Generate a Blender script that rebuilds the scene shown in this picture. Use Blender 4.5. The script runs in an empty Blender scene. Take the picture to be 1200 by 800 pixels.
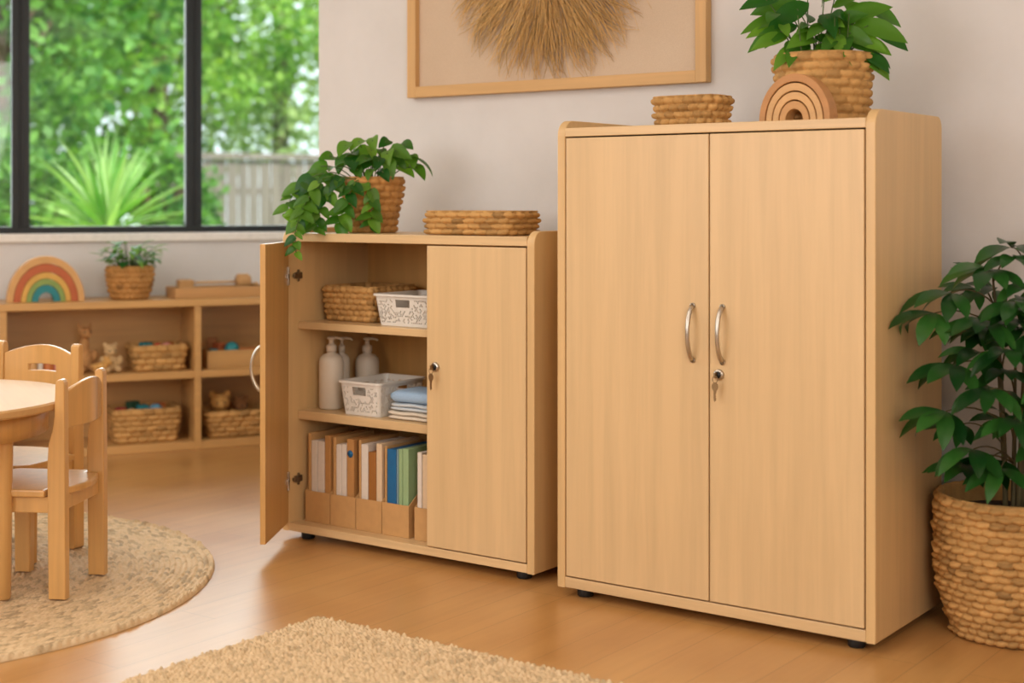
import bpy, bmesh, math, random
import numpy as np
from mathutils import Vector, Matrix

R = math.radians
scene = bpy.context.scene
COL = scene.collection

# ------------------------------------------------------------------ camera
cam_d = bpy.data.cameras.new('camera')
cam = bpy.data.objects.new('camera', cam_d)
COL.objects.link(cam)
cam.location = (0, 0, 1.26)
cam.rotation_euler = (R(90), 0, 0.6249)
cam_d.sensor_width = 36
cam_d.lens = 51.633
cam_d.shift_y = -0.1356
cam_d.clip_start = 0.05
cam_d.dof.use_dof = True
cam_d.dof.focus_distance = 4.75
cam_d.dof.aperture_fstop = 1.7
scene.camera = cam

# ------------------------------------------------------------------ view
vs = scene.view_settings
vs.view_transform = 'Standard'
vs.look = 'None'
vs.exposure = 0.0
vs.gamma = 1.0
vs.use_curve_mapping = False

# ------------------------------------------------------------------ sky, sun and large lights
world = bpy.data.worlds.new('sky')
scene.world = world
world.use_nodes = True
wn = world.node_tree.nodes
wn['Background'].inputs[0].default_value = (0.86, 0.94, 1.0, 1)
wn['Background'].inputs[1].default_value = 2.0

def lamp(name, kind, loc, target, energy, color, **kw):
    d = bpy.data.lights.new(name, kind)
    o = bpy.data.objects.new(name, d)
    COL.objects.link(o)
    o.location = loc
    o.rotation_euler = (Vector(target) - Vector(loc)).to_track_quat('-Z', 'Y').to_euler()
    d.energy = energy
    d.color = color
    for k, v in kw.items():
        setattr(d, k, v)
    return o

# sun over the roof, lighting the garden beyond the window
lamp('sun', 'SUN', (0, 0, 10), (-4.6, 1.6, 4.2), 6.0, (1.0, 0.95, 0.85), angle=R(2))
# added key light from the unseen left front side; no glazing stands there
lamp('key_front', 'AREA', (-4.0, -1.6, 2.2), (-3.2, 4.2, 1.0), 93, (1.0, 0.985, 0.965), shape='RECTANGLE', size=3.2, size_y=2.0)
# sky glow falling in through the window in the photo, just outside its panes
o = lamp('daylight_window', 'AREA', (-7.11, 3.985, 1.85), (-3.0, 1.57, 1.55), 118, (0.95, 0.975, 1.0), shape='RECTANGLE', size=5.2, size_y=1.4)
# added fill from the right front, lifting the cabinet sides and right wall
lamp('fill_right', 'AREA', (1.2, 0.4, 2.0), (-1.6, 4.2, 0.9), 66, (1.0, 0.96, 0.91), shape='RECTANGLE', size=1.6, size_y=1.6)
# added soft fill from above, no ceiling fixtures behind it
lamp('ceiling_fill', 'AREA', (-2.2, 1.6, 2.84), (-2.2, 1.6, 0), 30, (1.0, 0.95, 0.88), shape='RECTANGLE', size=4.0, size_y=2.6)

lamp('ceiling_fill_left', 'AREA', (-4.9, 1.9, 2.84), (-5.2, 2.4, 0), 24, (1.0, 0.96, 0.9), shape='RECTANGLE', size=1.8, size_y=1.2)  # second added overhead fill, brightening the window wall and low shelf

# ------------------------------------------------------------------ materials
def srgb(r, g, b):
    f = lambda c: (c / 255 / 12.92) if c / 255 <= 0.04045 else ((c / 255 + 0.055) / 1.055) ** 2.4
    return (f(r), f(g), f(b), 1.0)

class Mat:
    def __init__(self, name):
        self.m = bpy.data.materials.new(name)
        self.m.use_nodes = True
        self.nt = self.m.node_tree
        self.bsdf = self.nt.nodes['Principled BSDF']
    def n(self, typ, ins=None, **props):
        nd = self.nt.nodes.new(typ)
        for k, v in props.items():
            setattr(nd, k, v)
        for k, v in (ins or {}).items():
            if isinstance(v, bpy.types.NodeSocket):
                self.nt.links.new(v, nd.inputs[k])
            else:
                nd.inputs[k].default_value = v
        return nd
    def link(self, a, b):
        self.nt.links.new(a, b)
    def set(self, **kw):
        for k, v in kw.items():
            s = self.bsdf.inputs[k.replace('_', ' ')]
            if isinstance(v, bpy.types.NodeSocket):
                self.link(v, s)
            else:
                s.default_value = v
    def ramp(self, fac, stops):
        r = self.n('ShaderNodeValToRGB', {'Fac': fac})
        e = r.color_ramp.elements
        while len(e) < len(stops):
            e.new(0.5)
        for el, (p, c) in zip(e, stops):
            el.position = p
            el.color = c
        return r.outputs['Color']
    def mix(self, fac, a, b, blend='MIX'):
        nd = self.n('ShaderNodeMix', data_type='RGBA', blend_type=blend)
        for i, v in ((0, fac), (6, a), (7, b)):
            if isinstance(v, bpy.types.NodeSocket):
                self.link(v, nd.inputs[i])
            else:
                nd.inputs[i].default_value = v
        return nd.outputs[2]
    def coords(self, scale=(1, 1, 1), rnd=True):
        tc = self.n('ShaderNodeTexCoord').outputs['Object']
        if rnd:
            oi = self.n('ShaderNodeObjectInfo').outputs['Random']
            mul = self.n('ShaderNodeVectorMath', {0: (13.7, 7.9, 5.3)}, operation='SCALE')
            self.link(oi, mul.inputs['Scale'])
            tc = self.n('ShaderNodeVectorMath', {0: tc, 1: mul.outputs[0]}, operation='ADD').outputs[0]
        return self.n('ShaderNodeMapping', {'Vector': tc, 'Scale': scale}).outputs[0]
    def bump(self, h, strength=0.2, dist=0.002):
        self.link(self.n('ShaderNodeBump', {'Height': h, 'Strength': strength, 'Distance': dist}).outputs[0], self.bsdf.inputs['Normal'])

def dim(c, k):
    return (c[0] * k, c[1] * k, c[2] * k, 1)

def wood(name, c, axis='z', contrast=0.14, rough=0.4, coat=0.15):
    M = Mat(name)
    s = {'x': (1.2, 26, 26), 'y': (26, 1.2, 26), 'z': (26, 26, 1.2)}[axis]
    v = M.coords(s)
    n1 = M.n('ShaderNodeTexNoise', {'Vector': v, 'Scale': 1.0, 'Detail': 5.0, 'Roughness': 0.6, 'Distortion': 0.3}).outputs['Fac']
    v2 = M.coords(tuple(q * 0.14 for q in s))
    n2 = M.n('ShaderNodeTexNoise', {'Vector': v2, 'Scale': 1.0, 'Detail': 2.0, 'Distortion': 0.8}).outputs['Fac']
    c1 = M.ramp(n1, [(0.28, dim(c, 1 - contrast)), (0.62, dim(c, 1 + contrast * 0.55))])
    c2 = M.ramp(n2, [(0.3, (1 - contrast * .5, 1 - contrast * .6, 1 - contrast * .75, 1)), (0.7, (1, 1, 1, 1))])
    M.set(Base_Color=M.mix(1.0, c1, c2, 'MULTIPLY'), Roughness=rough, Coat_Weight=coat, Coat_Roughness=0.3)
    M.bump(n1, 0.04, 0.001)
    return M.m

def plain(name, c, rough=0.5, metal=0.0, var=0.05, scale=40, bump=0.05, **kw):
    M = Mat(name)
    n1 = M.n('ShaderNodeTexNoise', {'Vector': M.coords(), 'Scale': scale, 'Detail': 3.0}).outputs['Fac']
    M.set(Base_Color=M.ramp(n1, [(0.3, dim(c, 1 - var)), (0.7, dim(c, 1 + var))]), Roughness=rough, Metallic=metal, **kw)
    if bump:
        M.bump(n1, bump, 0.002)
    return M.m

def straw(name, c, dark=0.45, light=1.3):
    """plaited natural fibre: every strand has its own straw tone (attribute 'tint')"""
    M = Mat(name)
    t = M.n('ShaderNodeAttribute', attribute_name='tint').outputs['Fac']
    n1 = M.n('ShaderNodeTexNoise', {'Vector': M.coords((60, 60, 160)), 'Scale': 2.0, 'Detail': 4.0}).outputs['Fac']
    base = M.ramp(t, [(0.0, dim(c, dark)), (0.4, c), (1.0, (min(1, c[0] * light), min(1, c[1] * light * 1.03), min(1, c[2] * light * 1.1), 1))])
    base = M.mix(0.3, base, M.ramp(n1, [(0.3, dim(c, 0.72)), (0.7, dim(c, 1.2))]))
    M.set(Base_Color=base, Roughness=0.72, Specular_IOR_Level=0.3)
    M.bump(n1, 0.25, 0.002)
    return M.m

def leafmat(name, c, c2, rough=0.4, trans=0.35):
    M = Mat(name)
    t = M.n('ShaderNodeAttribute', attribute_name='tint').outputs['Fac']
    base = M.ramp(t, [(0.0, c), (1.0, c2)])
    M.set(Base_Color=base, Roughness=rough, Specular_IOR_Level=0.4)
    tr = M.n('ShaderNodeBsdfTranslucent', {'Color': M.mix(1.0, base, (1.5, 1.6, 0.6, 1), 'MULTIPLY')})
    mx = M.n('ShaderNodeMixShader', {0: trans, 1: M.bsdf.outputs[0], 2: tr.outputs[0]})
    M.link(mx.outputs[0], M.nt.nodes['Material Output'].inputs[0])
    return M.m

MAPLE = srgb(220, 186, 137)
m_front = wood('maple_front', MAPLE, 'z', 0.085)
m_cross = wood('maple_cross', MAPLE, 'x')
m_edge = wood('maple_edge_bounce', srgb(219, 181, 126), 'z', 0.08)  # same maple, deepened so its colour carries warm bounced light
m_inner = wood('maple_inside_bounce', srgb(212, 164, 98), 'z', 0.1)  # interior maple deepened further, interreflected light put into the colour
m_chair = wood('chair_birch', srgb(213, 163, 98), 'z', 0.12, 0.3, 0.4)
m_table = wood('table_birch', srgb(204, 160, 104), 'x', 0.08, 0.5, 0.0)
m_shelf = wood('shelf_birch', srgb(208, 160, 98), 'x', 0.1)
m_toy = wood('toy_beech', srgb(200, 150, 94), 'x', 0.12, 0.55, 0)
m_toypale = wood('toy_beech_pale', srgb(212, 166, 110), 'x', 0.12, 0.55, 0)
m_toyout = wood('toy_beech_outer', srgb(190, 136, 82), 'x', 0.12, 0.55, 0)
m_toydark = wood('toy_beech_dark', srgb(178, 116, 66), 'x', 0.12, 0.55, 0)
m_pale = wood('frame_ash', srgb(214, 170, 112), 'x', 0.1, 0.5, 0)
m_palev = wood('frame_ash_upright', srgb(214, 170, 112), 'z', 0.1, 0.5, 0)
m_steel = plain('brushed_steel', srgb(196, 188, 176), 0.3, 1.0, 0.04, 60, 0)
m_dsteel = plain('hinge_steel', srgb(150, 138, 120), 0.4, 1.0, 0.1, 80, 0)
m_brass = plain('worn_key_metal', srgb(150, 125, 92), 0.38, 1.0, 0.1, 80, 0)
m_blackp = plain('black_plastic', srgb(26, 27, 28), 0.5)
m_dark = plain('dark_gap', srgb(58, 36, 18), 0.8)
m_black = plain('black_window_frame', srgb(10, 17, 19), 0.45)
m_white = plain('white_plastic', srgb(228, 222, 212), 0.4, 0, 0.02, 10, 0)
m_bottle = plain('cream_bottle', srgb(226, 214, 196), 0.4, 0, 0.02, 10, 0)
m_sill = plain('white_sill_paint', srgb(238, 232, 224), 0.4)
m_straw = straw('water_hyacinth', srgb(190, 145, 86), .4, 1.5)
m_straw2 = straw('hyacinth_brown', srgb(180, 130, 72), .4, 1.4)
m_jute = straw('jute', srgb(214, 184, 142), 0.5, 1.15)
m_raffia = straw('raffia', srgb(220, 178, 114), 0.3, 1.25)
m_soil = plain('potting_soil', srgb(52, 36, 26), 0.95, 0, 0.4, 90, 0.6)
m_kraft = plain('kraft_card', srgb(200, 154, 98), 0.7, 0, 0.05, 30)
m_paper = plain('white_paper', srgb(226, 214, 200), 0.7, 0, 0.03, 60)
m_cream = plain('cream_paper', srgb(224, 196, 160), 0.7, 0, 0.04, 60)
m_tan = plain('tan_card', srgb(190, 138, 80), 0.7, 0, 0.05, 30)
m_brown = plain('brown_card', srgb(160, 104, 44), 0.7, 0, 0.05, 30)
m_blue = plain('blue_card', srgb(24, 100, 150), 0.5, 0, 0.04, 30)
m_ltblue = plain('grey_blue_card', srgb(120, 150, 160), 0.6, 0, 0.04, 30)
m_green = plain('sage_green_card', srgb(150, 178, 130), 0.6, 0, 0.04, 30)
m_stem = plain('green_stem', srgb(74, 96, 40), 0.6)
m_bark = plain('bark', srgb(92, 74, 54), 0.9, 0, 0.3, 30, 0.5)
m_pothos = leafmat('pothos_leaf', srgb(30, 86, 22), srgb(112, 156, 48), 0.34)
m_lily = leafmat('lily_leaf', srgb(36, 96, 24), srgb(112, 162, 48), 0.34, .4)
m_schef = leafmat('dark_glossy_leaf', srgb(20, 60, 22), srgb(62, 116, 46), 0.28, 0.22)
m_twig = plain('twig', srgb(96, 84, 52), 0.7)

def teal(name, rgb):
    return plain(name, srgb(*rgb), 0.5, 0, 0.05, 20)
m_teal = teal('teal_paint', (34, 130, 138)); m_red = teal('red_paint', (170, 58, 46)); m_org = teal('orange_paint', (196, 112, 52))
m_yel = teal('yellow_paint', (216, 168, 82)); m_grn = teal('green_paint', (136, 158, 84)); m_dgrn = teal('dark_green_paint', (48, 88, 66))
m_rust = teal('rust_paint', (188, 98, 56)); m_sky = teal('sky_paint', (96, 150, 176)); m_pink = teal('pink_paint', (206, 140, 128)); m_nat = teal('natural_wood_paint', (214, 164, 104))

# ------------------------------------------------------------------ object helpers
def tag(o, label=None, cat=None, group=None, kind=None):
    for k, v in (('label', label), ('category', cat), ('group', group), ('kind', kind)):
        if v:
            o[k] = v
    return o

def thing(name, label, cat, loc=(0, 0, 0), rz=0.0, group=None):
    o = bpy.data.objects.new(name, None)
    o.empty_display_size = 0.1
    COL.objects.link(o)
    o.location = loc
    o.rotation_euler = (0, 0, rz)
    return tag(o, label, cat, group)

def link(name, me, mat, parent=None, smooth=False):
    o = bpy.data.objects.new(name, me)
    COL.objects.link(o)
    if mat:
        me.materials.append(mat)
    if parent is not None:
        o.parent = parent
    if smooth:
        me.polygons.foreach_set('use_smooth', [True] * len(me.polygons))
    return o

def mesh_np(name, V, F, mat, parent=None, smooth=True, tint=None):
    """V (n,3), F list of faces or (m,4) array"""
    me = bpy.data.meshes.new(name)
    V = np.asarray(V, dtype=np.float32)
    if isinstance(F, np.ndarray):
        me.vertices.add(len(V)); me.vertices.foreach_set('co', V.ravel())
        m, k = F.shape
        me.loops.add(m * k); me.loops.foreach_set('vertex_index', F.ravel().astype(np.int32))
        me.polygons.add(m)
        me.polygons.foreach_set('loop_start', np.arange(0, m * k, k, dtype=np.int32))
        me.polygons.foreach_set('loop_total', np.full(m, k, dtype=np.int32))
        me.update(calc_edges=True)
    else:
        me.from_pydata(V.tolist(), [], F)
    if tint is not None:
        a = me.attributes.new('tint', 'FLOAT', 'POINT')
        a.data.foreach_set('value', np.asarray(tint, dtype=np.float32))
    me.validate()
    return link(name, me, mat, parent, smooth)

def bm_obj(name, bm, mat, parent=None, smooth=False):
    bmesh.ops.recalc_face_normals(bm, faces=bm.faces)
    me = bpy.data.meshes.new(name)
    bm.to_mesh(me)
    bm.free()
    return link(name, me, mat, parent, smooth)

def add_box(bm, x0, x1, y0, y1, z0, z1, bev=0.0015, seg=2, rot=None, pivot=None):
    g = bmesh.ops.create_cube(bm, size=1.0)
    vs_ = g['verts']
    c = Vector(((x0 + x1) / 2, (y0 + y1) / 2, (z0 + z1) / 2))
    for v in vs_:
        v.co = Vector((v.co.x * (x1 - x0), v.co.y * (y1 - y0), v.co.z * (z1 - z0))) + c
    if bev:
        es = {e for v in vs_ for e in v.link_edges}
        r = bmesh.ops.bevel(bm, geom=list(es), offset=bev, segments=seg, profile=0.5, affect='EDGES')
        vs_ = [v for v in r['verts']] or vs_
    if rot is not None:
        allv = set(vs_)
        p = Vector(pivot or c)
        for v in allv:
            v.co = rot @ (v.co - p) + p

def box(name, x0, x1, y0, y1, z0, z1, mat, parent=None, bev=0.0015, seg=2):
    bm = bmesh.new()
    add_box(bm, x0, x1, y0, y1, z0, z1, bev, seg)
    return bm_obj(name, bm, mat, parent)

def add_prism(bm, poly, a, b, plane='yz', bev=0.0):
    """poly: 2D points; extruded from a to b along the remaining axis"""
    def P(u, v, w):
        return {'yz': (w, u, v), 'xz': (u, w, v), 'xy': (u, v, w)}[plane]
    A = [bm.verts.new(P(u, v, a)) for u, v in poly]
    B = [bm.verts.new(P(u, v, b)) for u, v in poly]
    n = len(poly)
    fs = [bm.faces.new(A), bm.faces.new(B[::-1])]
    for i in range(n):
        fs.append(bm.faces.new((A[i], B[i], B[(i + 1) % n], A[(i + 1) % n])))
    if bev:
        es = set(fs[0].edges) | set(fs[1].edges)
        bmesh.ops.recalc_face_normals(bm, faces=fs)
        bmesh.ops.bevel(bm, geom=list(es), offset=bev, segments=2, profile=0.5, affect='EDGES')

def prism(name, poly, a, b, plane, mat, parent=None, bev=0.0015):
    bm = bmesh.new()
    add_prism(bm, poly, a, b, plane, bev)
    return bm_obj(name, bm, mat, parent)

def frame_along(pts):
    pts = [Vector(p) for p in pts]
    T = []
    for i in range(len(pts)):
        t = pts[min(i + 1, len(pts) - 1)] - pts[max(i - 1, 0)]
        T.append(t.normalized() if t.length > 1e-9 else Vector((0, 0, 1)))
    up = Vector((0, 0, 1)) if abs(T[0].z) < 0.9 else Vector((1, 0, 0))
    out = []
    n = T[0].cross(up).normalized()
    for p, t in zip(pts, T):
        n = (n - t * n.dot(t)).normalized()
        out.append((p, t, n, t.cross(n)))
    return out

class MB:
    """mesh buffer"""
    def __init__(self):
        self.V, self.F, self.T = [], [], []
    def tube(self, pts, rad, seg=8, cap=True, tint=0.5):
        b0 = len(self.V)
        if not hasattr(rad, '__len__'):
            rad = [rad] * len(pts)
        for (p, t, n, bb), r in zip(frame_along(pts), rad):
            for k in range(seg):
                a = 2 * math.pi * k / seg
                q = p + (n * math.cos(a) + bb * math.sin(a)) * r
                self.V.append(tuple(q)); self.T.append(tint)
        for i in range(len(pts) - 1):
            for k in range(seg):
                a, b = b0 + i * seg + k, b0 + i * seg + (k + 1) % seg
                self.F.append((a, b, b + seg, a + seg))
        if cap:
            self.F.append(tuple(b0 + k for k in range(seg))[::-1])
            e = b0 + (len(pts) - 1) * seg
            self.F.append(tuple(e + k for k in range(seg)))
    def lathe(self, prof, seg=32, cx=0, cy=0, tint=0.5):
        b0 = len(self.V)
        for r, z in prof:
            for k in range(seg):
                a = 2 * math.pi * k / seg
                self.V.append((cx + r * math.cos(a), cy + r * math.sin(a), z)); self.T.append(tint)
        for i in range(len(prof) - 1):
            for k in range(seg):
                a, b = b0 + i * seg + k, b0 + i * seg + (k + 1) % seg
                self.F.append((a, b, b + seg, a + seg))
        self.F.append(tuple(b0 + k for k in range(seg))[::-1])
        e = b0 + (len(prof) - 1) * seg
        self.F.append(tuple(e + k for k in range(seg)))
    def leaf(self, base, d, up, L, W, shape='lance', droop=0.5, fold=0.25, tint=0.5, n=7, thick=0.0):
        d = Vector(d).normalized()
        up = Vector(up)
        side = d.cross(up)
        side = side.normalized() if side.length > 1e-5 else Vector((1, 0, 0))
        b0 = len(self.V)
        p = Vector(base)
        for i in range(n + 1):
            t = i / n
            if shape == 'heart':
                w = W * 0.5 * (math.sin(math.pi * min(1, (t * 0.93 + 0.07)) ** 0.62) ** 0.8)
            elif shape == 'blade':
                w = W * 0.5 * (1 - t ** 2.2) * (0.6 + 0.4 * min(1, t * 6))
            elif shape == 'obov':
                w = W * 0.5 * (math.sin(math.pi * t ** 1.15) ** 0.9)
            else:
                w = W * 0.5 * (math.sin(math.pi * t ** 0.8) ** 0.9)
            w = max(w, W * 0.01)
            nrm = side.cross(d).normalized()
            for s in (-1, -0.5, 0, 0.5, 1):
                q = p + side * (w * s) + nrm * (abs(s) ** 1.3 * w * fold * 2 * (1 - 0.3 * abs(s)))
                self.V.append(tuple(q)); self.T.append(min(1, max(0, tint)))
            rotm = Matrix.Rotation(-droop / n, 3, side)
            p = p + d * (L / n)
            d = (rotm @ d).normalized()
        for i in range(n):
            for k in range(4):
                a = b0 + i * 5 + k
                self.F.append((a, a + 1, a + 6, a + 5))
    def build(self, name, mat, parent=None, smooth=True):
        F = self.F
        if F and all(len(f) == 4 for f in F):
            F = np.array(F, dtype=np.int32)
        return mesh_np(name, np.array(self.V), F, mat, parent, smooth, np.array(self.T))

def rrect(x0, x1, y0, y1, r, n=6):
    out = []
    for cx, cy, a0 in ((x1 - r, y1 - r, 0), (x0 + r, y1 - r, 90), (x0 + r, y0 + r, 180), (x1 - r, y0 + r, 270)):
        for k in range(n + 1):
            a = R(a0 + 90 * k / n)
            out.append((cx + r * math.cos(a), cy + r * math.sin(a)))
    return out

def circle(r, n=96, cx=0, cy=0):
    return [(cx + r * math.cos(2 * math.pi * k / n), cy + r * math.sin(2 * math.pi * k / n)) for k in range(n)]

def resample(poly, n):
    P = np.array(poly + [poly[0]], dtype=float)
    L = np.r_[0, np.cumsum(np.hypot(*np.diff(P, axis=0).T))]
    s = np.linspace(0, L[-1], n, endpoint=False)
    Q = np.c_[np.interp(s, L, P[:, 0]), np.interp(s, L, P[:, 1])]
    t = np.roll(Q, -1, 0) - np.roll(Q, 1, 0)
    t /= np.linalg.norm(t, axis=1)[:, None]
    return Q, np.c_[t[:, 1], -t[:, 0]], L[-1]

def woven(name, outline, z0, z1, scale_fn, lump_w, lump_h, amp, wall, mat, parent, seed=1, slant=0.5, rim=0.008):
    """plaited basket with real bulging strands, a rolled rim, an inner wall and a floor"""
    rng = np.random.default_rng(seed)
    rows = max(3, round((z1 - z0) / lump_h)); per = 6
    Q0, N0, L = resample(outline, 8)
    cols = max(8, round(L / lump_w))
    ns, nr = cols * 10, rows * per + 1
    Q, N, L = resample(outline, ns)
    cen = Q.mean(0)
    u = np.arange(ns) / ns * cols
    V, T = [], []
    A = rng.uniform(0.65, 1.3, (rows + 1, cols)); TI = np.clip(rng.normal(.5, .2, (rows + 1, cols)), 0, 1); ph = rng.uniform(-.12, .12, rows + 1)
    for j in range(nr):
        v = j / per; k = min(rows - 1, int(v)); fv = v - k
        uu = u + 0.5 * (k % 2) + ph[k] + slant * (fv - 0.5) * (1 if k % 2 else -1) * 0.3
        iu = np.floor(uu).astype(int) % cols; fu = uu - np.floor(uu)
        h = np.maximum(0, 1 - (np.abs(2 * fu - 1) ** 2.3 + np.abs(2 * fv - 1) ** 2.3) / 1.3) ** 0.6
        off = amp * 2.4 * (h * A[k, iu] - 0.5)
        s = scale_fn(j / (nr - 1))
        P = cen + (Q - cen) * s + N * off[:, None]
        V.append(np.c_[P, np.full(ns, z0 + (z1 - z0) * j / (nr - 1))]); T.append(TI[k, iu])
    for dz, di in ((rim * .6, -amp * .2), (rim, -wall * .5), (rim * .6, -wall), (-rim, -wall * 1.05)):
        P = cen + (Q - cen) * scale_fn(1.0) + N * (di + 0.25 * amp * np.sin(u * 2 * math.pi))[:, None]
        V.append(np.c_[P, np.full(ns, z1 + dz)]); T.append(TI[rows, np.floor(u).astype(int) % cols])
    for t in (0.6, 0.25, 0.06):
        P = cen + (Q - cen) * scale_fn(t) - N * wall
        V.append(np.c_[P, np.full(ns, z0 + (z1 - z0) * t + 0.004)]); T.append(np.full(ns, .35))
    nring = len(V)
    V = np.concatenate(V); T = np.concatenate(T)
    i = np.arange(ns); i2 = (i + 1) % ns
    F = np.concatenate([np.c_[r * ns + i, r * ns + i2, (r + 1) * ns + i2, (r + 1) * ns + i] for r in range(nring - 1)])
    zin = z0 + (z1 - z0) * 0.06 + .004
    nb = len(V)
    V = np.r_[V, [[cen[0], cen[1], z0], [cen[0], cen[1], zin]]]
    T = np.r_[T, [.5, .3]]
    F = F.tolist()
    for a in range(ns):
        b = (a + 1) % ns
        F.append((b, a, nb)); F.append(((nring - 1) * ns + a, (nring - 1) * ns + b, nb + 1))
    return mesh_np(name, V, F, mat, parent, True, T)

def grid_rug(name, fx, nu, nv, closed, mat, parent=None, tint=None):
    pass

def shell(name, outline, z0, z1, taper, hole_fn, thick, mat, parent, nz=12, ns=160, rimw=0.0):
    """thin tapered container: wall faces in holes are left open; floor closed; solidified"""
    Q, N, L = resample(outline, ns)
    cen = Q.mean(0)
    V = []; F = []
    for j in range(nz + 1):
        t = j / nz
        P = cen + (Q - cen) * (1 - taper * (1 - t))
        V += [(p[0], p[1], z0 + (z1 - z0) * t) for p in P]
    for j in range(nz):
        for i in range(ns):
            q = (Q[i] + Q[(i + 1) % ns]) / 2
            if hole_fn and hole_fn(q[0], q[1], (j + .5) / nz, N[i], i, j):
                continue
            a, b = j * ns + i, j * ns + (i + 1) % ns
            F.append((a, b, b + ns, a + ns))
    F.append(tuple(range(ns))[::-1])
    if rimw:
        b0 = nz * ns
        e0 = len(V)
        P = Q + N * rimw
        V += [(p[0], p[1], z1) for p in P]
        V += [(p[0], p[1], z1 - rimw * 1.2) for p in P]
        for i in range(ns):
            k = (i + 1) % ns
            F.append((b0 + i, b0 + k, e0 + k, e0 + i))
            F.append((e0 + i, e0 + k, e0 + ns + k, e0 + ns + i))
    o = mesh_np(name, np.array(V), F, mat, parent, False)
    s = o.modifiers.new('wall', 'SOLIDIFY')
    s.thickness = thick; s.offset = -1
    return o

def blob(name, parts, mat, parent=None, voxel=0.006):
    """soft body: overlapping ellipsoids fused into one continuous surface"""
    bm = bmesh.new()
    for (x, y, z, rx, ry, rz) in parts:
        g = bmesh.ops.create_icosphere(bm, subdivisions=3, radius=1.0)
        for v in g['verts']:
            v.co = Vector((v.co.x * rx + x, v.co.y * ry + y, v.co.z * rz + z))
    o = bm_obj(name, bm, mat, parent, True)
    r = o.modifiers.new('fuse', 'REMESH'); r.mode = 'VOXEL'; r.voxel_size = voxel; r.use_smooth_shade = True
    s = o.modifiers.new('soft', 'SMOOTH'); s.iterations = 4
    return o

def struct(o):
    o['kind'] = 'structure'
    return o

# ================================================================== THE ROOM
WALL_Y = 4.58
F0 = Vector((-5.912, 4.748, 0)); U_ = Vector((0.50719, 0.86183, 0)); N_ = Vector((-0.86183, 0.50719, 0))
UANG = math.atan2(U_.y, U_.x)
def WU(u, n, z=0.0):                      # point in the window wall's own frame
    return F0 + U_ * u + N_ * n + Vector((0, 0, z))

# --- floor: honey coloured planks running towards the back wall
M = Mat('floor_planks')
tc = M.n('ShaderNodeTexCoord').outputs['Object']
rot = M.n('ShaderNodeMapping', {'Vector': tc, 'Rotation': (0, 0, R(90))}).outputs[0]
br = M.n('ShaderNodeTexBrick', {'Vector': rot, 'Color1': (0.35, 0.35, 0.35, 1), 'Color2': (0.65, 0.65, 0.65, 1), 'Mortar': (0, 0, 0, 1),
                                'Scale': 1.0, 'Mortar Size': 0.0012, 'Mortar Smooth': 0.4, 'Brick Width': 1.3, 'Row Height': 0.145}, offset=0.37)
st = M.n('ShaderNodeMapping', {'Vector': tc, 'Scale': (22, 1.6, 1)}).outputs[0]
g1 = M.n('ShaderNodeTexNoise', {'Vector': st, 'Scale': 1.0, 'Detail': 6.0, 'Roughness': 0.65, 'Distortion': 0.4}).outputs['Fac']
g2 = M.n('ShaderNodeTexNoise', {'Vector': tc, 'Scale': 1.6, 'Detail': 3.0}).outputs['Fac']
base = M.ramp(g1, [(0.3, srgb(172, 118, 60)), (0.68, srgb(204, 152, 88))])
base = M.mix(0.35, base, M.ramp(br.outputs['Color'], [(0.3, srgb(174, 120, 62)), (0.7, srgb(210, 160, 98))]))
base = M.mix(0.4, base, M.ramp(g2, [(0.35, srgb(172, 116, 56)), (0.65, srgb(212, 164, 102))]))
base = M.mix(M.n('ShaderNodeMath', {0: br.outputs['Fac'], 1: 0.7}, operation='MULTIPLY').outputs[0], base, srgb(120, 78, 40))
M.set(Base_Color=base, Roughness=M.n('ShaderNodeMapRange', {'Value': g2, 'From Min': 0.3, 'From Max': 0.7, 'To Min': 0.30, 'To Max': 0.40}).outputs[0],
      Coat_Weight=0.6, Coat_Roughness=0.34)
M.bump(g1, 0.03, 0.001)
floor_pts = [(1.6, -2.6), (1.6, 5.0), (-4.2, 5.0), (-5.45, 6.45), WU(1.66, 0.42)[:2], WU(-8.6, 0.42)[:2], (-10.4, -2.6)]
bm = bmesh.new()
add_prism(bm, floor_pts, -0.12, 0.0, 'xy')
struct(bm_obj('floor', bm, M.m))

# --- painted plaster
M = Mat('plaster_cream')
v = M.coords(rnd=False)
n1 = M.n('ShaderNodeTexNoise', {'Vector': v, 'Scale': 2.2, 'Detail': 5.0, 'Roughness': 0.6}).outputs['Fac']
n2 = M.n('ShaderNodeTexNoise', {'Vector': v, 'Scale': 45, 'Detail': 4.0}).outputs['Fac']
M.set(Base_Color=M.ramp(n1, [(0.32, srgb(215, 211, 208)), (0.68, srgb(225, 221, 219))]), Roughness=0.85)
M.bump(n2, 0.12, 0.003)
m_plaster = M.m
m_ceil = plain('ceiling_white', srgb(240, 236, 230), 0.9)

CH = 2.95
struct(box('wall_back', -4.318, 1.6, WALL_Y, WALL_Y + 0.22, 0, CH, m_plaster, None, 0.004))
# closing wall of the bay behind the back wall's end
struct(prism('wall_bay', [(-4.318, WALL_Y + .02), (-4.12, WALL_Y + .02), (-5.27, 6.50), WU(1.64, 0.40)[:2]], 0, CH, 'xy', m_plaster, None, 0))
struct(box('wall_right', 1.6, 1.72, -2.6, 4.8, 0, CH, m_plaster))
struct(box('wall_rear', -10.6, 1.72, -2.72, -2.6, 0, CH, m_plaster))
bm = bmesh.new()
add_prism(bm, [(1.72, -2.72), (1.72, 5.0), (-4.2, 5.0), (-5.3, 6.75), WU(1.75, 0.62)[:2], WU(-8.8, 0.62)[:2], (-10.8, -2.72)], CH, CH + .15, 'xy')
struct(bm_obj('ceiling', bm, m_ceil))

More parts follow.
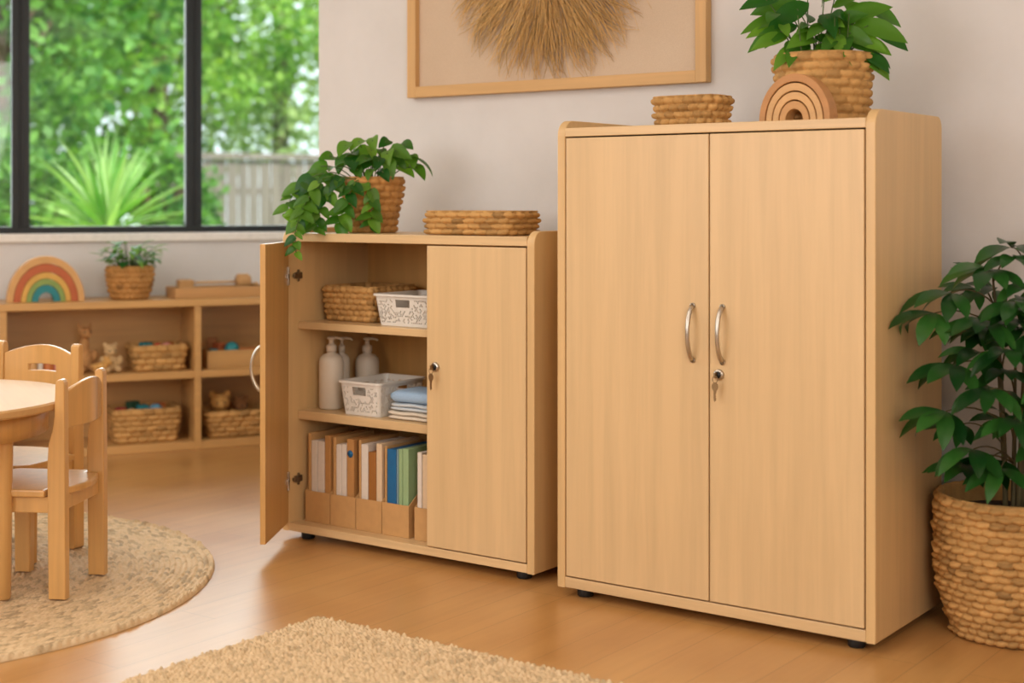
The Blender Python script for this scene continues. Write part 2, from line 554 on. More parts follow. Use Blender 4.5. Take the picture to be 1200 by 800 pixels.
# window wall, in its own frame (x along the wall, y outwards), with its window opening
WL, WR, WB, WT = -3.95, 1.45, 1.10, 2.56
bm = bmesh.new()
add_box(bm, -8.7, 1.64, 0.40, 0.58, 0, WB - 0.045, 0)
add_box(bm, -8.7, 1.64, 0.40, 0.58, WT, CH, 0)
add_box(bm, -8.7, WL, 0.40, 0.58, WB - .045, WT, 0)
add_box(bm, WR, 1.64, 0.40, 0.58, WB - .045, WT, 0)
w = struct(bm_obj('wall_window', bm, m_plaster))
w.location = F0; w.rotation_euler = (0, 0, UANG)
bm = bmesh.new()
add_box(bm, WL - .04, WR + .03, 0.375, 0.59, WB - 0.045, WB, 0.006)
w = struct(bm_obj('trim_1', bm, m_sill)); w.location = F0; w.rotation_euler = (0, 0, UANG)
# the black sliding window
win = bpy.data.objects.new('window_1', None); COL.objects.link(win)
win.location = F0; win.rotation_euler = (0, 0, UANG); struct(win)
bm = bmesh.new()
add_box(bm, WL, WR, 0.43, 0.53, WB, WB + 0.035, 0.003)
add_box(bm, WL, WR, 0.43, 0.53, WT - 0.05, WT, 0.003)
add_box(bm, WL, WL + .05, 0.43, 0.53, WB, WT, 0.003)
add_box(bm, WR - .05, WR, 0.43, 0.53, WB, WT, 0.003)
bm_obj('window_frame', bm, m_black, win)
MUL = [-3.026, -2.139, -1.252, -0.366, 0.522]
for u in MUL:
    bm = bmesh.new()
    add_box(bm, u - .047, u - .012, 0.425, 0.47, WB + .02, WT - .03, 0.003)
    add_box(bm, u - .018, u + .018, 0.45, 0.50, WB + .02, WT - .03, 0.003)
    add_box(bm, u + .010, u + .044, 0.44, 0.49, WB + .02, WT - .03, 0.003)
    bm_obj('mullion', bm, m_black, win)
M = Mat('window_glass')
tr = M.n('ShaderNodeBsdfTransparent', {'Color': (0.96, 0.985, 0.98, 1)})
gl = M.n('ShaderNodeBsdfGlossy', {'Roughness': 0.02})
fr = M.n('ShaderNodeFresnel', {'IOR': 1.35})
mx = M.n('ShaderNodeMixShader', {0: fr.outputs[0], 1: tr.outputs[0], 2: gl.outputs[0]})
M.link(mx.outputs[0], M.nt.nodes['Material Output'].inputs[0])
edges = [WL + .05] + MUL + [WR - .05]
for a, b in zip(edges[:-1], edges[1:]):
    box('pane', a, b, 0.472, 0.478, WB + .03, WT - .04, M.m, win, 0)

# ================================================================== GARDEN
M = Mat('lawn')
n1 = M.n('ShaderNodeTexNoise', {'Vector': M.coords(rnd=False), 'Scale': 6, 'Detail': 6.0}).outputs['Fac']
M.set(Base_Color=M.ramp(n1, [(0.35, srgb(70, 104, 40)), (0.65, srgb(120, 150, 66))]), Roughness=0.9)
bm = bmesh.new()
add_box(bm, -18, 12, 0.62, 24, -0.25, -0.15, 0)
g = struct(bm_obj('ground', bm, M.m)); g.location = F0; g.rotation_euler = (0, 0, UANG)

m_f1 = leafmat('leaf_mid', srgb(84, 140, 50), srgb(176, 208, 104), 0.5, 0.45)
m_f2 = leafmat('leaf_deep', srgb(52, 108, 46), srgb(132, 182, 84), 0.5, 0.4)
m_f3 = leafmat('leaf_pane_haze', srgb(120, 160, 90), srgb(206, 222, 160), 0.5, 0.4)  # leaf colour paled to stand in for hazy reflections on the panes
m_blade = leafmat('sword_leaf', srgb(104, 160, 68), srgb(190, 214, 150), 0.35, 0.3)

def tree(name, label, cat, u, n, h, r, z0, mat, seed, count, size, group='trees and shrubs behind the fence', lean=0.0):
    rng = np.random.default_rng(seed)
    t = thing(name, label, cat, WU(u, n, -0.15), UANG, group)
    mb = MB()
    mb.tube([(0, 0, 0), (lean * .3, 0.02, h * .3), (lean * .7, 0, h * .62), (lean, 0, h * .9)], [0.05 + r * .06, 0.04 + r * .045, 0.03 + r * .03, 0.01], 8)
    for k in range(6):
        a = rng.uniform(0, 6.28); zz = h * rng.uniform(.3, .6)
        mb.tube([(lean * .5, 0, zz), (math.cos(a) * r * .35, math.sin(a) * r * .35, zz + h * .15), (math.cos(a) * r * .7, math.sin(a) * r * .7, zz + h * .22)], [.035, .025, .008], 6)
    mb.build('trunk', m_bark, t)
    nc = max(10, count // 110)
    cc = rng.normal(size=(nc, 3)); cc /= np.linalg.norm(cc, axis=1)[:, None]
    cc *= (rng.uniform(0.25, 1, nc) ** 0.5)[:, None]
    zc, zr = (z0 + h) / 2, (h - z0) / 2
    C = np.c_[lean + cc[:, 0] * r, cc[:, 1] * r, zc + cc[:, 2] * zr]
    rad = rng.uniform(0.16, 0.34, nc) * r
    idx = rng.integers(0, nc, count)
    p = rng.normal(size=(count, 3)); p /= np.linalg.norm(p, axis=1)[:, None]
    P = C[idx] + p * (rad[idx] * rng.uniform(.4, 1.1, count))[:, None]
    P[:, 2] = np.maximum(P[:, 2], 0.05)
    a = rng.normal(size=(count, 3)); a /= np.linalg.norm(a, axis=1)[:, None]
    b = np.cross(a, rng.normal(size=(count, 3))); b /= np.linalg.norm(b, axis=1)[:, None]
    nn = np.cross(a, b)
    L = (size * rng.uniform(.6, 1.3, count))[:, None]; Wd = L * 0.34
    V = np.stack([P - a * L * .5, P - b * Wd * .9 + nn * Wd * .25, P + a * L * .5, P + b * Wd * .9 + nn * Wd * .25], 1).reshape(-1, 3)
    F = np.arange(count * 4, dtype=np.int32).reshape(-1, 4)
    tint = np.repeat(np.clip(rng.normal(.45, .25, count) + (rng.uniform(-.2, .2, nc))[idx], 0, 1), 4)
    mesh_np('foliage', V, F, mat, t, True, tint)
    return t

# (name, label, category, u, n, h, r, crown base, leaf, seed, leaves, leaf size)
tree('leafy_tree', 'tall deep green tree in the garden, behind the spiky plant', 'tree', 0.1, 8.2, 6.4, 2.0, 0.7, m_f2, 3, 9000, .15)
tree('leafy_tree', 'bright mid green tree filling the garden view at far left of the window', 'tree', -2.9, 8.4, 6.0, 2.1, 0.5, m_f1, 4, 8000, .15)
tree('leafy_tree', 'mid green tree just left of the second dark window upright', 'tree', 2.2, 10.8, 6.6, 1.9, 1.9, m_f1, 5, 7500, .15)
tree('leafy_tree', 'pale grey-green tree above the timber fence, beside the cream wall edge', 'tree', 6.3, 11.6, 7.2, 2.3, 1.7, m_f3, 6, 8000, .16)
tree('leafy_tree', 'pale airy tree above the left end of the timber fence', 'tree', 4.1, 12.2, 6.6, 1.9, 1.2, m_f3, 7, 6500, .15)
tree('leafy_tree', 'dark green tree far back, seen between the spiky plant and the timber fence', 'tree', 1.1, 13.0, 7.5, 2.4, 0.8, m_f2, 8, 7000, .19)
tree('leafy_tree', 'dark tree far back at the left side of the garden', 'tree', -3.2, 13.0, 7.4, 2.6, 0.8, m_f2, 9, 7000, .19)
tree('leafy_shrub', 'low bright shrub under the left side of the spiky plant', 'shrub', -1.35, 4.6, 1.55, 0.75, 0.2, m_f1, 10, 3200, .10, 'garden shrubs near the window')
tree('leafy_shrub', 'dark shrub low behind the spiky plant', 'shrub', -0.5, 6.4, 2.2, 1.25, 0.2, m_f2, 12, 7500, .12, 'garden shrubs near the window')

tree('leafy_shrub', 'dark shrub at the foot of the trees, beside the left end of the timber fence', 'shrub', 1.55, 7.9, 2.0, 0.85, 0.2, m_f2, 13, 5000, .12, 'garden shrubs near the window')
tree('leafy_shrub', 'dark shrub low at the far left of the garden', 'shrub', -2.9, 6.6, 2.2, 1.1, 0.2, m_f2, 14, 5500, .12, 'garden shrubs near the window')

# spiky sword-leaved plant
u0 = (Vector((-8.897, 7.145, 0)) - F0)
yu, yn = u0.dot(U_), u0.dot(N_)
t = thing('spiky_plant', 'spiky sword-leaved green plant outside the middle window pane', 'plant', WU(yu, yn, -0.15), UANG)
mb = MB(); mb.tube([(0, 0, 0), (.02, 0, .6), (0, 0, 1.2)], [.09, .075, .06], 10); mb.build('trunk', m_bark, t)
rng = random.Random(5); mb = MB()
for k in range(98):
    az = rng.uniform(0, 6.283); el = R(rng.uniform(-12, 88))
    d = Vector((math.cos(az) * math.cos(el), math.sin(az) * math.cos(el), math.sin(el)))
    mb.leaf((d.x * .04, d.y * .04, 1.16 + d.z * .05 + rng.uniform(-.08, .04)), d, (0, 0, 1) if el < 1.2 else (math.cos(az + 1.57), math.sin(az + 1.57), 0.2), rng.uniform(.55, .86), rng.uniform(.045, .072), 'blade', rng.uniform(.1, .5), .35, min(1, max(0, rng.gauss(.5, .28))), 6)
mb.build('sword_leaves', m_blade, t)

# timber fence
t = thing('timber_fence', 'weathered grey-brown board fence in the garden beyond the right pane', 'fence', WU(0, 9.3, -0.15), UANG)
m_fence = wood('weathered_timber', srgb(132, 122, 114), 'z', 0.3, 0.8, 0)
x = 1.9; rng = random.Random(2); nb_ = 0
bmb = bmesh.new()
while x < 7.4:
    wd = rng.uniform(.11, .13)
    add_box(bmb, x, x + wd, -.012 + rng.uniform(-.006, .006), .012, 0.05, 1.90 + rng.uniform(-.01, .01), 0)
    x += wd + .012
bm_obj('board_panel', bmb, m_fence, t)
box('top_rail', 1.88, 7.45, -.06, .05, 1.91, 1.98, m_fence, t)
for z in (.4, 1.5):
    box('rail', 1.9, 7.4, .013, .06, z, z + .08, m_fence, t, 0)
for xx in (1.95, 4.6, 7.3):
    box('post', xx, xx + .1, .06, .16, 0, 1.9, m_fence, t)

# ================================================================== RUGS
def tint_mesh(name, V, F, mat, tint):
    return mesh_np(name, V, F, mat, None, True, tint)

# round braided rug
rng = np.random.default_rng(11)
RC = (-4.568, 2.70); RR = 1.115; pitch = 0.0185; per = 4
nring = int(RR / pitch); nth = 1500; nrr = nring * per + 1
r = np.linspace(0.02, RR, nrr); th = np.arange(nth) / nth * 2 * np.pi
V = []; T = []
for j in range(nrr):
    v = j / per; k = min(nring - 1, int(v)); fv = v - k
    rr_ = (k + .5) * pitch
    m = max(8, int(2 * np.pi * rr_ / 0.029))
    rk = np.random.default_rng(100 + k)
    A = rk.uniform(.5, 1.15, m); TI = rk.uniform(0, 1, m) * .9
    uu = th / (2 * np.pi) * m + (0.5 if k % 2 else 0) + (fv - .5) * (1.1 if k % 2 else -1.1)
    i = np.floor(uu).astype(int) % m; fu = uu - np.floor(uu)
    big = 2.2 if k == nring - 1 else 1.0
    z = .003 + .0085 * big * np.maximum(0, 1 - (2 * fv - 1) ** 2) ** .5 * np.maximum(0, 1 - np.abs(2 * fu - 1) ** 2.4) ** .6 * A[i]
    rad = r[j] + (0.004 * np.sin(th * 3) + .003 * np.sin(th * 7 + 1)) * (r[j] / RR)
    if j == nrr - 1:
        z = z * 0
    V.append(np.c_[rad * np.cos(th), rad * np.sin(th), z]); T.append(TI[i])
V = np.concatenate(V); T = np.concatenate(T)
i = np.arange(nth); i2 = (i + 1) % nth
F = np.concatenate([np.c_[q * nth + i, (q + 1) * nth + i, (q + 1) * nth + i2, q * nth + i2] for q in range(nrr - 1)]).astype(np.int32)
o = tint_mesh('round_rug', V, F, m_jute, T)
o.location = (RC[0], RC[1], 0.001)
tag(o, 'round braided jute rug lying under the table and chairs', 'rug')

# rectangular chunky jute rug
X0, X1, Y0, Y1 = -3.075, -1.45, 2.2, 3.27
px_, py_ = 0.0175, 0.0125; per = 5
nx, ny = int((X1 - X0) / px_), int((Y1 - Y0) / py_)
gx = np.arange(nx * per + 1) / per; gy = np.arange(ny * per + 1) / per
GX, GY = np.meshgrid(gx, gy)
ky = np.minimum(ny - 1, GY.astype(int)); fy = GY - ky
rng = np.random.default_rng(21)
jit = rng.uniform(-.25, .25, ny)
uu = GX + .5 * (ky % 2) + jit[ky] + (fy - .5) * .5
kx = np.clip(np.floor(uu).astype(int), 0, nx); fx = uu - np.floor(uu)
A = rng.uniform(.3, 1.3, (ny, nx + 1)); TI = rng.uniform(.1, 1, (ny, nx + 1))
Zh = .004 + .011 * np.maximum(0, 1 - (2 * fy - 1) ** 2) ** .5 * np.maximum(0, 1 - np.abs(2 * fx - 1) ** 2.2) ** .55 * A[ky, kx]
edge = (GX == 0) | (GX == nx) | (GY == 0) | (GY == ny)
Zh[edge] = 0
V = np.c_[(X0 + GX * px_ + .003 * np.sin(GY * .9)).ravel(), (Y0 + GY * py_ + .003 * np.sin(GX * .7 + 1)).ravel(), Zh.ravel()]
w_ = nx * per + 1; h_ = ny * per + 1
a = (np.arange(h_ - 1)[:, None] * w_ + np.arange(w_ - 1)[None]).ravel()
F = np.c_[a, a + 1, a + 1 + w_, a + w_].astype(np.int32)
o = tint_mesh('rectangular_rug', V, F, m_jute, TI[ky, kx].ravel())
o.location = (0, 0, 0.001)
tag(o, 'pale chunky woven jute rug with a square corner, in the foreground', 'rug')

# ================================================================== CABINETS
def side_poly(y0, y1, z0, z1, r=0.05):
    p = [(y0, z0), (y1, z0)]
    for k in range(9):
        a = R(90 * k / 8)
        p.append((y1 - r * .7 + r * .7 * math.cos(a), z1 - r * .7 + r * .7 * math.sin(a)))
    for k in range(9):
        a = R(90 + 90 * k / 8)
        p.append((y0 + r + r * math.cos(a), z1 - r + r * math.sin(a)))
    return p

def handle(parent, x, y, zc, h=0.16, out=0.038, ax=(0, -1), lean=0.0):
    """bow handle on a face whose outward direction is ax (x, y)"""
    pts = []; rad = []
    for k in range(17):
        t = k / 16
        s = math.sin(math.pi * t)
        o_ = out * s ** 0.55
        pts.append((x + ax[0] * o_ + lean * s, y + ax[1] * o_, zc + (t - .5) * h)); rad.append(0.0064 + 0.0012 * (1 - s))
    mb = MB(); mb.tube(pts, rad, 12)
    for s in (-.5, .5):
        z = zc + s * h
        mb.tube([(x, y, z), (x + ax[0] * .005, y + ax[1] * .005, z)], [.0085, .008], 14)
    return mb.build('handle', m_steel, parent)

def lock(parent, x, y, z):
    mb = MB()
    mb.tube([(x, y, z), (x, y - .006, z), (x, y - .009, z)], [.0165, .0165, .0135], 28)
    o = mb.build('lock', m_steel, parent)
    mb = MB(); mb.tube([(x, y - .009, z), (x, y - .012, z)], [.0108, .0104], 24)
    tag(mb.build('lock_barrel', m_blackp, o), 'dark lock barrel')
    return o

def key(label, x, y, z):
    """a key in the lock with a second one hanging from its ring"""
    t = thing('key', label, 'key', (x, y, z), 0, 'keys hanging from the cabinet locks')
    bm = bmesh.new()
    add_prism(bm, [(-.0015, -.009), (.0015, -.009), (.0015, .009), (-.0015, .009)], -.022, -.0125, 'xz')
    add_prism(bm, [(-.0018, -.008), (.0018, -.008), (.0018, .008), (-.0018, .008)], -.030, -.0145, 'xz')
    bm_obj('inserted_key', bm, m_brass, t)
    mb = MB()
    mb.tube([(math.sin(a) * .0085, -.026, -.012 + math.cos(a) * .010) for a in np.linspace(0, 2 * math.pi, 25)], .0011, 6, False)
    mb.build('key_ring', m_brass, t)
    bow = [(.0105 * math.cos(a), -.0335 + .0135 * math.sin(a)) for a in np.linspace(R(-60), R(240), 16)]
    poly = bow + [(-.0045, -.0485), (-.004, -.073), (-.001, -.078), (.0035, -.074), (.0035, -.067), (.002, -.065), (.0035, -.062), (.002, -.058), (.0045, -.0485)]
    prism('hanging_key', poly, -.0272, -.0250, 'xz', m_brass, t, 0.0004)
    return t

def feet(parent, xs, ys, h):
    for x in xs:
        for y in ys:
            mb = MB(); mb.lathe([(.022, 0.0), (.026, 0.004), (.026, h - .004), (.024, h)], 20, x, y)
            mb.build('foot', m_blackp, parent)

# ---- tall cabinet ------------------------------------------------
TX, TY, TW, TD, TZ0, TZ1 = -2.639, 3.907, 1.068, 0.533, 0.03, 1.5235
tall = thing('storage_cabinet', 'tall pale maple cabinet with two closed doors and two bow handles', 'cabinet', (TX, TY, 0))
pt = 0.029
for nm, a, b in (('side_panel', 0, pt), ('side_panel', TW - pt, TW)):
    prism(nm, side_poly(0, TD, TZ0, TZ1), a, b, 'yz', m_edge, tall, 0.003)
box('top_panel', pt, TW - pt, 0.001, TD - .004, 1.470, 1.498, m_cross, tall, .002)
box('bottom_panel', pt, TW - pt, 0.001, TD - .004, 0.031, 0.064, m_cross, tall, .002)
box('back_panel', pt, TW - pt, TD - .012, TD - .002, 0.064, 1.47, m_inner, tall, 0)
box('inner_shelf', pt, TW - pt, .03, TD - .014, .75, .775, m_cross, tall, 0)
feet(tall, (.075, TW - .075), (.05, TD - .06), 0.03)
for x0, x1, hx, hz in ((pt + .0045, .5452, 2.639 - 2.146, .868), (.5498, TW - pt - .0045, 2.639 - 2.046, .868)):
    d = box('door', x0, x1, 0.0, 0.019, 0.0685, 1.4655, m_front, tall, 0.002)
    handle(d, hx, 0, hz, .165, .036, (0, -1))
    if x0 > .5:
        lock(d, 2.639 - 2.058, 0.0, .748)
key('bronze key hanging from the lock of the tall cabinet', TX + 2.639 - 2.058, TY, .748)

# ---- short cabinet -----------------------------------------------
SX, SY, SW, SD, SZ0, SZ1 = -3.934, 3.978, 1.155, 0.462, 0.03, 1.165
short = thing('storage_cabinet', 'lower maple cabinet with its left door open, showing three filled compartments', 'cabinet', (SX, SY, 0))
sp = 0.030
for a, b in ((0, sp), (SW - sp, SW)):
    prism('side_panel', side_poly(0, SD, SZ0, SZ1, .045), a, b, 'yz', m_edge, short, 0.003)
box('top_panel', sp, SW - sp, 0.001, SD - .004, 1.115, 1.146, m_cross, short, .002)
box('bottom_panel', sp, SW - sp, 0.001, SD - .004, 0.031, 0.060, m_cross, short, .002)
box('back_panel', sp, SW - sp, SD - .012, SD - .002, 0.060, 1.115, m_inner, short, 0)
tag(box('shelf', sp, SW - sp, .052, SD - .014, 0.784, 0.811, m_cross, short, .0015), 'upper shelf board')
tag(box('shelf', sp, SW - sp, .052, SD - .014, 0.443, 0.475, m_cross, short, .0015), 'lower shelf board')
feet(short, (.085, SW - .075), (.05, SD - .06), 0.03)
d = tag(box('door', .6985, SW - sp - .0045, 0.0, 0.019, 0.0645, 1.1095, m_front, short, 0.002), 'closed right door')
lock(d, 3.934 - 3.196, 0.0, .690)
# open left door: pivot at the left side panel, swung out
a = R(58.5); L = .36
H0 = Vector((.030, 0.002, 0)); ed = Vector((math.cos(a), -math.sin(a), 0)); od = Vector((-math.sin(a), -math.cos(a), 0))
bm = bmesh.new()
add_box(bm, 0, L, -.020, 0, .060, 1.114, .002)
rotm = Matrix.Rotation(-a, 4, 'Z')
bmesh.ops.transform(bm, matrix=Matrix.Translation(H0) @ rotm, verts=bm.verts)
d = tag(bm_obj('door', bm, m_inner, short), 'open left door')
hp = H0 + ed * (L - .045) + od * .020
handle(d, hp.x, hp.y, .672, .165, .042, (od.x, od.y))
for z in (.985, .218):
    bm = bmesh.new()
    # base plate on the side panel and arm
    add_box(bm, .030, .034, .030, .072, z - .012, z + .012, .001)
    add_box(bm, .033, .043, .018, .062, z - .007, z + .007, .002)
    add_box(bm, .0335, .038, .044, .054, z - .022, z + .022, .001)
    h = bm_obj('hinge', bm, m_dsteel, short)
    bm = bmesh.new()
    add_box(bm, .010, .028, 0, .007, z - .034, z + .034, .001)
    add_box(bm, .020, .050, -.001, .010, z - .008, z + .008, .002)
    bmesh.ops.transform(bm, matrix=Matrix.Translation(H0) @ rotm, verts=bm.verts)
    bm_obj('hinge_cup', bm, m_steel, h)
key('small steel key hanging from the lock of the lower cabinet', -3.196, SY, .690)

# ================================================================== WALL ART
WAX, WAZ, FW, FH, FY = -3.118, 2.18, 1.352, 1.00, 4.58
t = thing('framed_wall_hanging', 'large ash-framed wall hanging with a fringed disk of dried grass on the cream wall', 'wall art', (WAX, FY, WAZ - FH / 2))
fw = .043
for a, b in ((-FW / 2, -FW / 2 + fw), (FW / 2 - fw, FW / 2)):
    box('frame_stile', a, b, -.042, -.001, 0, FH, m_palev, t, .002)
for a, b in ((0, fw), (FH - fw, FH)):
    box('frame_rail', -FW / 2 + fw, FW / 2 - fw, -.0415, -.001, a, b, m_pale, t, .002)
M = Mat('linen_backing')
n1 = M.n('ShaderNodeTexNoise', {'Vector': M.coords((300, 300, 300), False), 'Scale': 1.0, 'Detail': 3.0}).outputs['Fac']
n2 = M.n('ShaderNodeTexNoise', {'Vector': M.coords((3, 3, 3), False), 'Scale': 1.0, 'Detail': 4.0}).outputs['Fac']
M.set(Base_Color=M.mix(.4, M.ramp(n1, [(.3, srgb(200, 176, 150)), (.7, srgb(216, 194, 168))]), M.ramp(n2, [(.3, srgb(198, 172, 146)), (.7, srgb(218, 196, 172))])), Roughness=.9)
M.bump(n1, .15, .001)
box('backing_board', -FW / 2 + fw, FW / 2 - fw, -.016, -.004, fw, FH - fw, M.m, t, 0)
rng = random.Random(8)
mb = MB()
for k in range(1900):
    th = rng.uniform(0, 2 * math.pi)
    lay = rng.random()
    r0 = .02 + .30 * lay ** .8
    ln = rng.uniform(.13, .22)
    rr = min(r0 + ln, rng.uniform(.42, .48))
    yy = -.018 - (1 - lay) * .022 - rng.uniform(0, .012)
    dth = rng.gauss(0, .10)
    pts = []
    for q in range(5):
        s = q / 4
        r_ = r0 + (rr - r0) * s
        a2 = th + dth * s * s
        x = r_ * math.cos(a2) * 1.02
        z = r_ * math.sin(a2) - .045 * s * s * (1 - .5 * abs(math.sin(a2)))
        pts.append((x, yy - .018 * math.sin(s * 2.2) + (.012 * s), FH / 2 + z))
    rad = rng.uniform(.0011, .0022)
    mb.tube(pts, [rad, rad, rad * .9, rad * .7, rad * .35], 3, False, rng.random())
mb.build('grass_fringe', m_raffia, t)
mb = MB(); mb.lathe([(.001, .0), (.05, .004), (.055, .012), (.03, .02)], 24); o = mb.build('fringe_centre', m_raffia, t)
o.rotation_euler = (R(90), 0, 0); o.location = (0, -.030, FH / 2)

# ================================================================== BASKETS, POTS AND PLANTS
def pot(t, r0, r1, h, mat, lw, lh, amp, seed, belly=0.0, soil=0.86, name='woven_pot'):
    sc = lambda q: (r0 + (r1 - r0) * q + belly * math.sin(math.pi * q)) / r1
    o = woven(name, circle(r1), 0.001, h, sc, lw, lh, amp, .012, mat, t, seed, .5, .006)
    rs = r1 * sc(soil) - .014
    mb = MB(); mb.lathe([(rs, h * soil - .012), (rs, h * soil), (rs * .5, h * soil + .006), (.002, h * soil + .008)], 28)
    mb.build('soil', m_soil, t)
    return o

def bez(p0, p1, p2, n=8):
    p0, p1, p2 = Vector(p0), Vector(p1), Vector(p2)
    return [p0 * (1 - s) ** 2 + p1 * 2 * s * (1 - s) + p2 * s * s for s in (k / n for k in range(n + 1))]

# view axes used to shape the plants: RX points to the picture's right, FX towards the viewer
RX = Vector((0.811, 0.585, 0)); FX = Vector((0.585, -0.811, 0)); UP = Vector((0, 0, 1))

# --- trailing plant on the lower cabinet
t = thing('trailing_plant', 'trailing heart-leaved plant in a woven pot on the lower cabinet', 'plant', (-3.676, 4.195, 1.146))
pot(t, .090, .121, .205, m_straw2, .048, .0265, .006, 31)
rng = random.Random(14)
ms = MB(); ml = MB()
def hleaf(p, d, L, up=UP, droop=.5):
    ml.leaf(p, d, up, L, L * rng.uniform(.56, .70), 'heart', droop, .16, rng.gauss(.4, .25), 7)
top = .19
# crown leaves: (right, toward viewer, height, length)
crown = [(-.16, .02, .29, .085), (-.10, .03, .33, .09), (-.05, .02, .345, .09), (.0, .0, .35, .085), (.05, .0, .345, .085), (.09, .02, .31, .09), (.12, .0, .335, .08), (.15, .02, .28, .08),
         (-.13, .07, .25, .09), (-.07, .08, .27, .08), (-.02, .08, .28, .08), (.03, .08, .27, .075), (.07, .07, .255, .08), (.10, -.05, .29, .08), (-.02, -.06, .31, .08), (-.10, -.05, .28, .08),
         (-.05, .10, .235, .07), (.0, .11, .23, .07), (.05, .10, .225, .07), (-.19, .05, .25, .085), (-.21, .03, .22, .08), (.17, .03, .245, .085), (.0, .04, .31, .08), (.06, .04, .30, .08), (-.07, .04, .30, .08)]
for (a, b, h, L) in crown:
    tip = RX * a + FX * b + UP * h
    base = RX * (a * .25) + FX * (b * .25) + UP * (top - .02)
    pts = bez(base, base * .6 + tip * .4 + UP * .06, tip, 6)
    ms.tube(pts, [.0022] * 7, 5)
    for q in range(2 if rng.random() < .6 else 1):
        d = RX * (a * 3 + rng.uniform(-.5, .5)) + FX * (.45 + b * 3 + rng.uniform(-.3, .3)) + UP * rng.uniform(-.45, .1)
        hleaf((tip if q == 0 else pts[4] + FX * .01) - d.normalized() * .03, d, 1.04 * L * rng.uniform(.85, 1.15) * (1 if q == 0 else .85), UP * rng.uniform(.4, .9) + FX * .75 + RX * rng.uniform(-.5, .5), rng.uniform(.4, 1.2))
# long leaf hanging at right
hleaf(RX * .15 + FX * .02 + UP * .285, RX * .9 + UP * -.35 + FX * .2, .115, UP * .9 + RX * .3, .9)
# trailing vines: over the left rim and down
vines = [[(-.05, .09, .20), (-.16, .10, .22), (-.25, .08, .10), (-.275, .09, .045)],
         [(-.06, .08, .20), (-.19, .09, .23), (-.29, .07, .16), (-.315, .07, .075)],
         [(-.04, .10, .20), (-.12, .13, .21), (-.18, .13, .09), (-.20, .14, .018)],
         [(-.05, .09, .20), (-.17, .13, .22), (-.24, .15, .10), (-.255, .17, .05), (-.255, .255, .01), (-.25, .27, -.065)],
         [(.0, .11, .20), (.005, .135, .17), (.01, .135, .08), (.008, .130, .03)],
         [(-.03, .11, .20), (-.06, .14, .19), (-.09, .14, .10), (-.11, .14, .04)]]
for vi, pl in enumerate(vines):
    P = [RX * a + FX * b + UP * h for a, b, h in pl]
    pts = []
    for i in range(len(P) - 1):
        pts += [P[i].lerp(P[i + 1], s) for s in (0, .25, .5, .75)]
    pts.append(P[-1])
    for _ in range(2):
        pts = [pts[0]] + [(pts[i - 1] + pts[i] * 2 + pts[i + 1]) / 4 for i in range(1, len(pts) - 1)] + [pts[-1]]
    ms.tube(pts, [.0019] * len(pts), 5)
    for i in range(3, len(pts)):
        sgn = -1 if i % 2 else 1
        d = RX * (sgn * .7 + rng.uniform(-.3, .3) - .15) + FX * rng.uniform(.1, .7) + UP * rng.uniform(-.9, -.2)
        big = .085 if vi in (0, 1) and i < 9 else .062
        if vi == 3 and i > 12: big = .045
        hleaf(pts[i], d, big * rng.uniform(.8, 1.3), FX * .7 + UP * .7, rng.uniform(.2, .7))
ms.build('vine_stems', m_stem, t); ml.build('leaves', m_pothos, t)

# --- woven tray on the lower cabinet
t = woven('woven_tray', rrect(-3.305, -2.925, 4.035, 4.235, .03), 1.1475, 1.226, lambda q: .965 + .035 * q, .050, .0195, .0075, .014, m_straw, None, 41, .5, .006)
tag(t, 'long shallow woven tray basket on top of the lower cabinet', 'basket')
# --- low basket on the tall cabinet
t = woven('woven_basket', rrect(-2.368, -2.124, 4.00, 4.17, .06), 1.4995, 1.588, lambda q: .86 + .14 * q, .036, .021, .008, .012, m_straw, None, 42, .4, .006)
tag(t, 'small low woven basket on top of the tall cabinet', 'basket')

# --- lush plant on the tall cabinet
t = thing('leafy_plant', 'broad-leaved green plant in a woven pot on top of the tall cabinet', 'plant', (-1.843, 4.172, 1.498))
pot(t, .132, .149, .205, m_straw, .046, .024, .0065, 33)
rng = random.Random(4)
ms = MB(); ml = MB()
def lleaf(p, d, L, W=.40, up=UP, droop=.7):
    ml.leaf(p, d, up, L, L * W, 'lance', droop, .14, rng.gauss(.4, .25), 8)
spec = [(.21, .0, .30, .150, .55), (.145, .10, .30, .16, .9), (.15, .12, .20, .12, .9), (.185, .06, .215, .105, .8), (-.17, .03, .29, .15, .7), (-.14, .08, .23, .12, .8), (-.19, -.02, .33, .14, .5),
        (-.07, .09, .27, .13, 1.), (.02, .11, .27, .12, 1.), (.08, .10, .28, .12, 1.), (-.03, .12, .225, .10, 1.), (.06, .13, .215, .09, 1.), (-.10, .10, .225, .1, 1.), (.11, .02, .34, .15, .6), (-.10, .0, .36, .15, .5),
        (0, .02, .40, .15, .4), (.06, -.04, .42, .14, .4), (-.05, -.05, .44, .14, .4), (.14, -.06, .36, .14, .5), (-.14, -.06, .38, .14, .5), (.0, .07, .33, .13, .8), (-.05, .05, .31, .12, .8), (.05, .06, .32, .12, .8), (.22, -.05, .36, .13, .5), (-.22, .0, .39, .12, .6)]
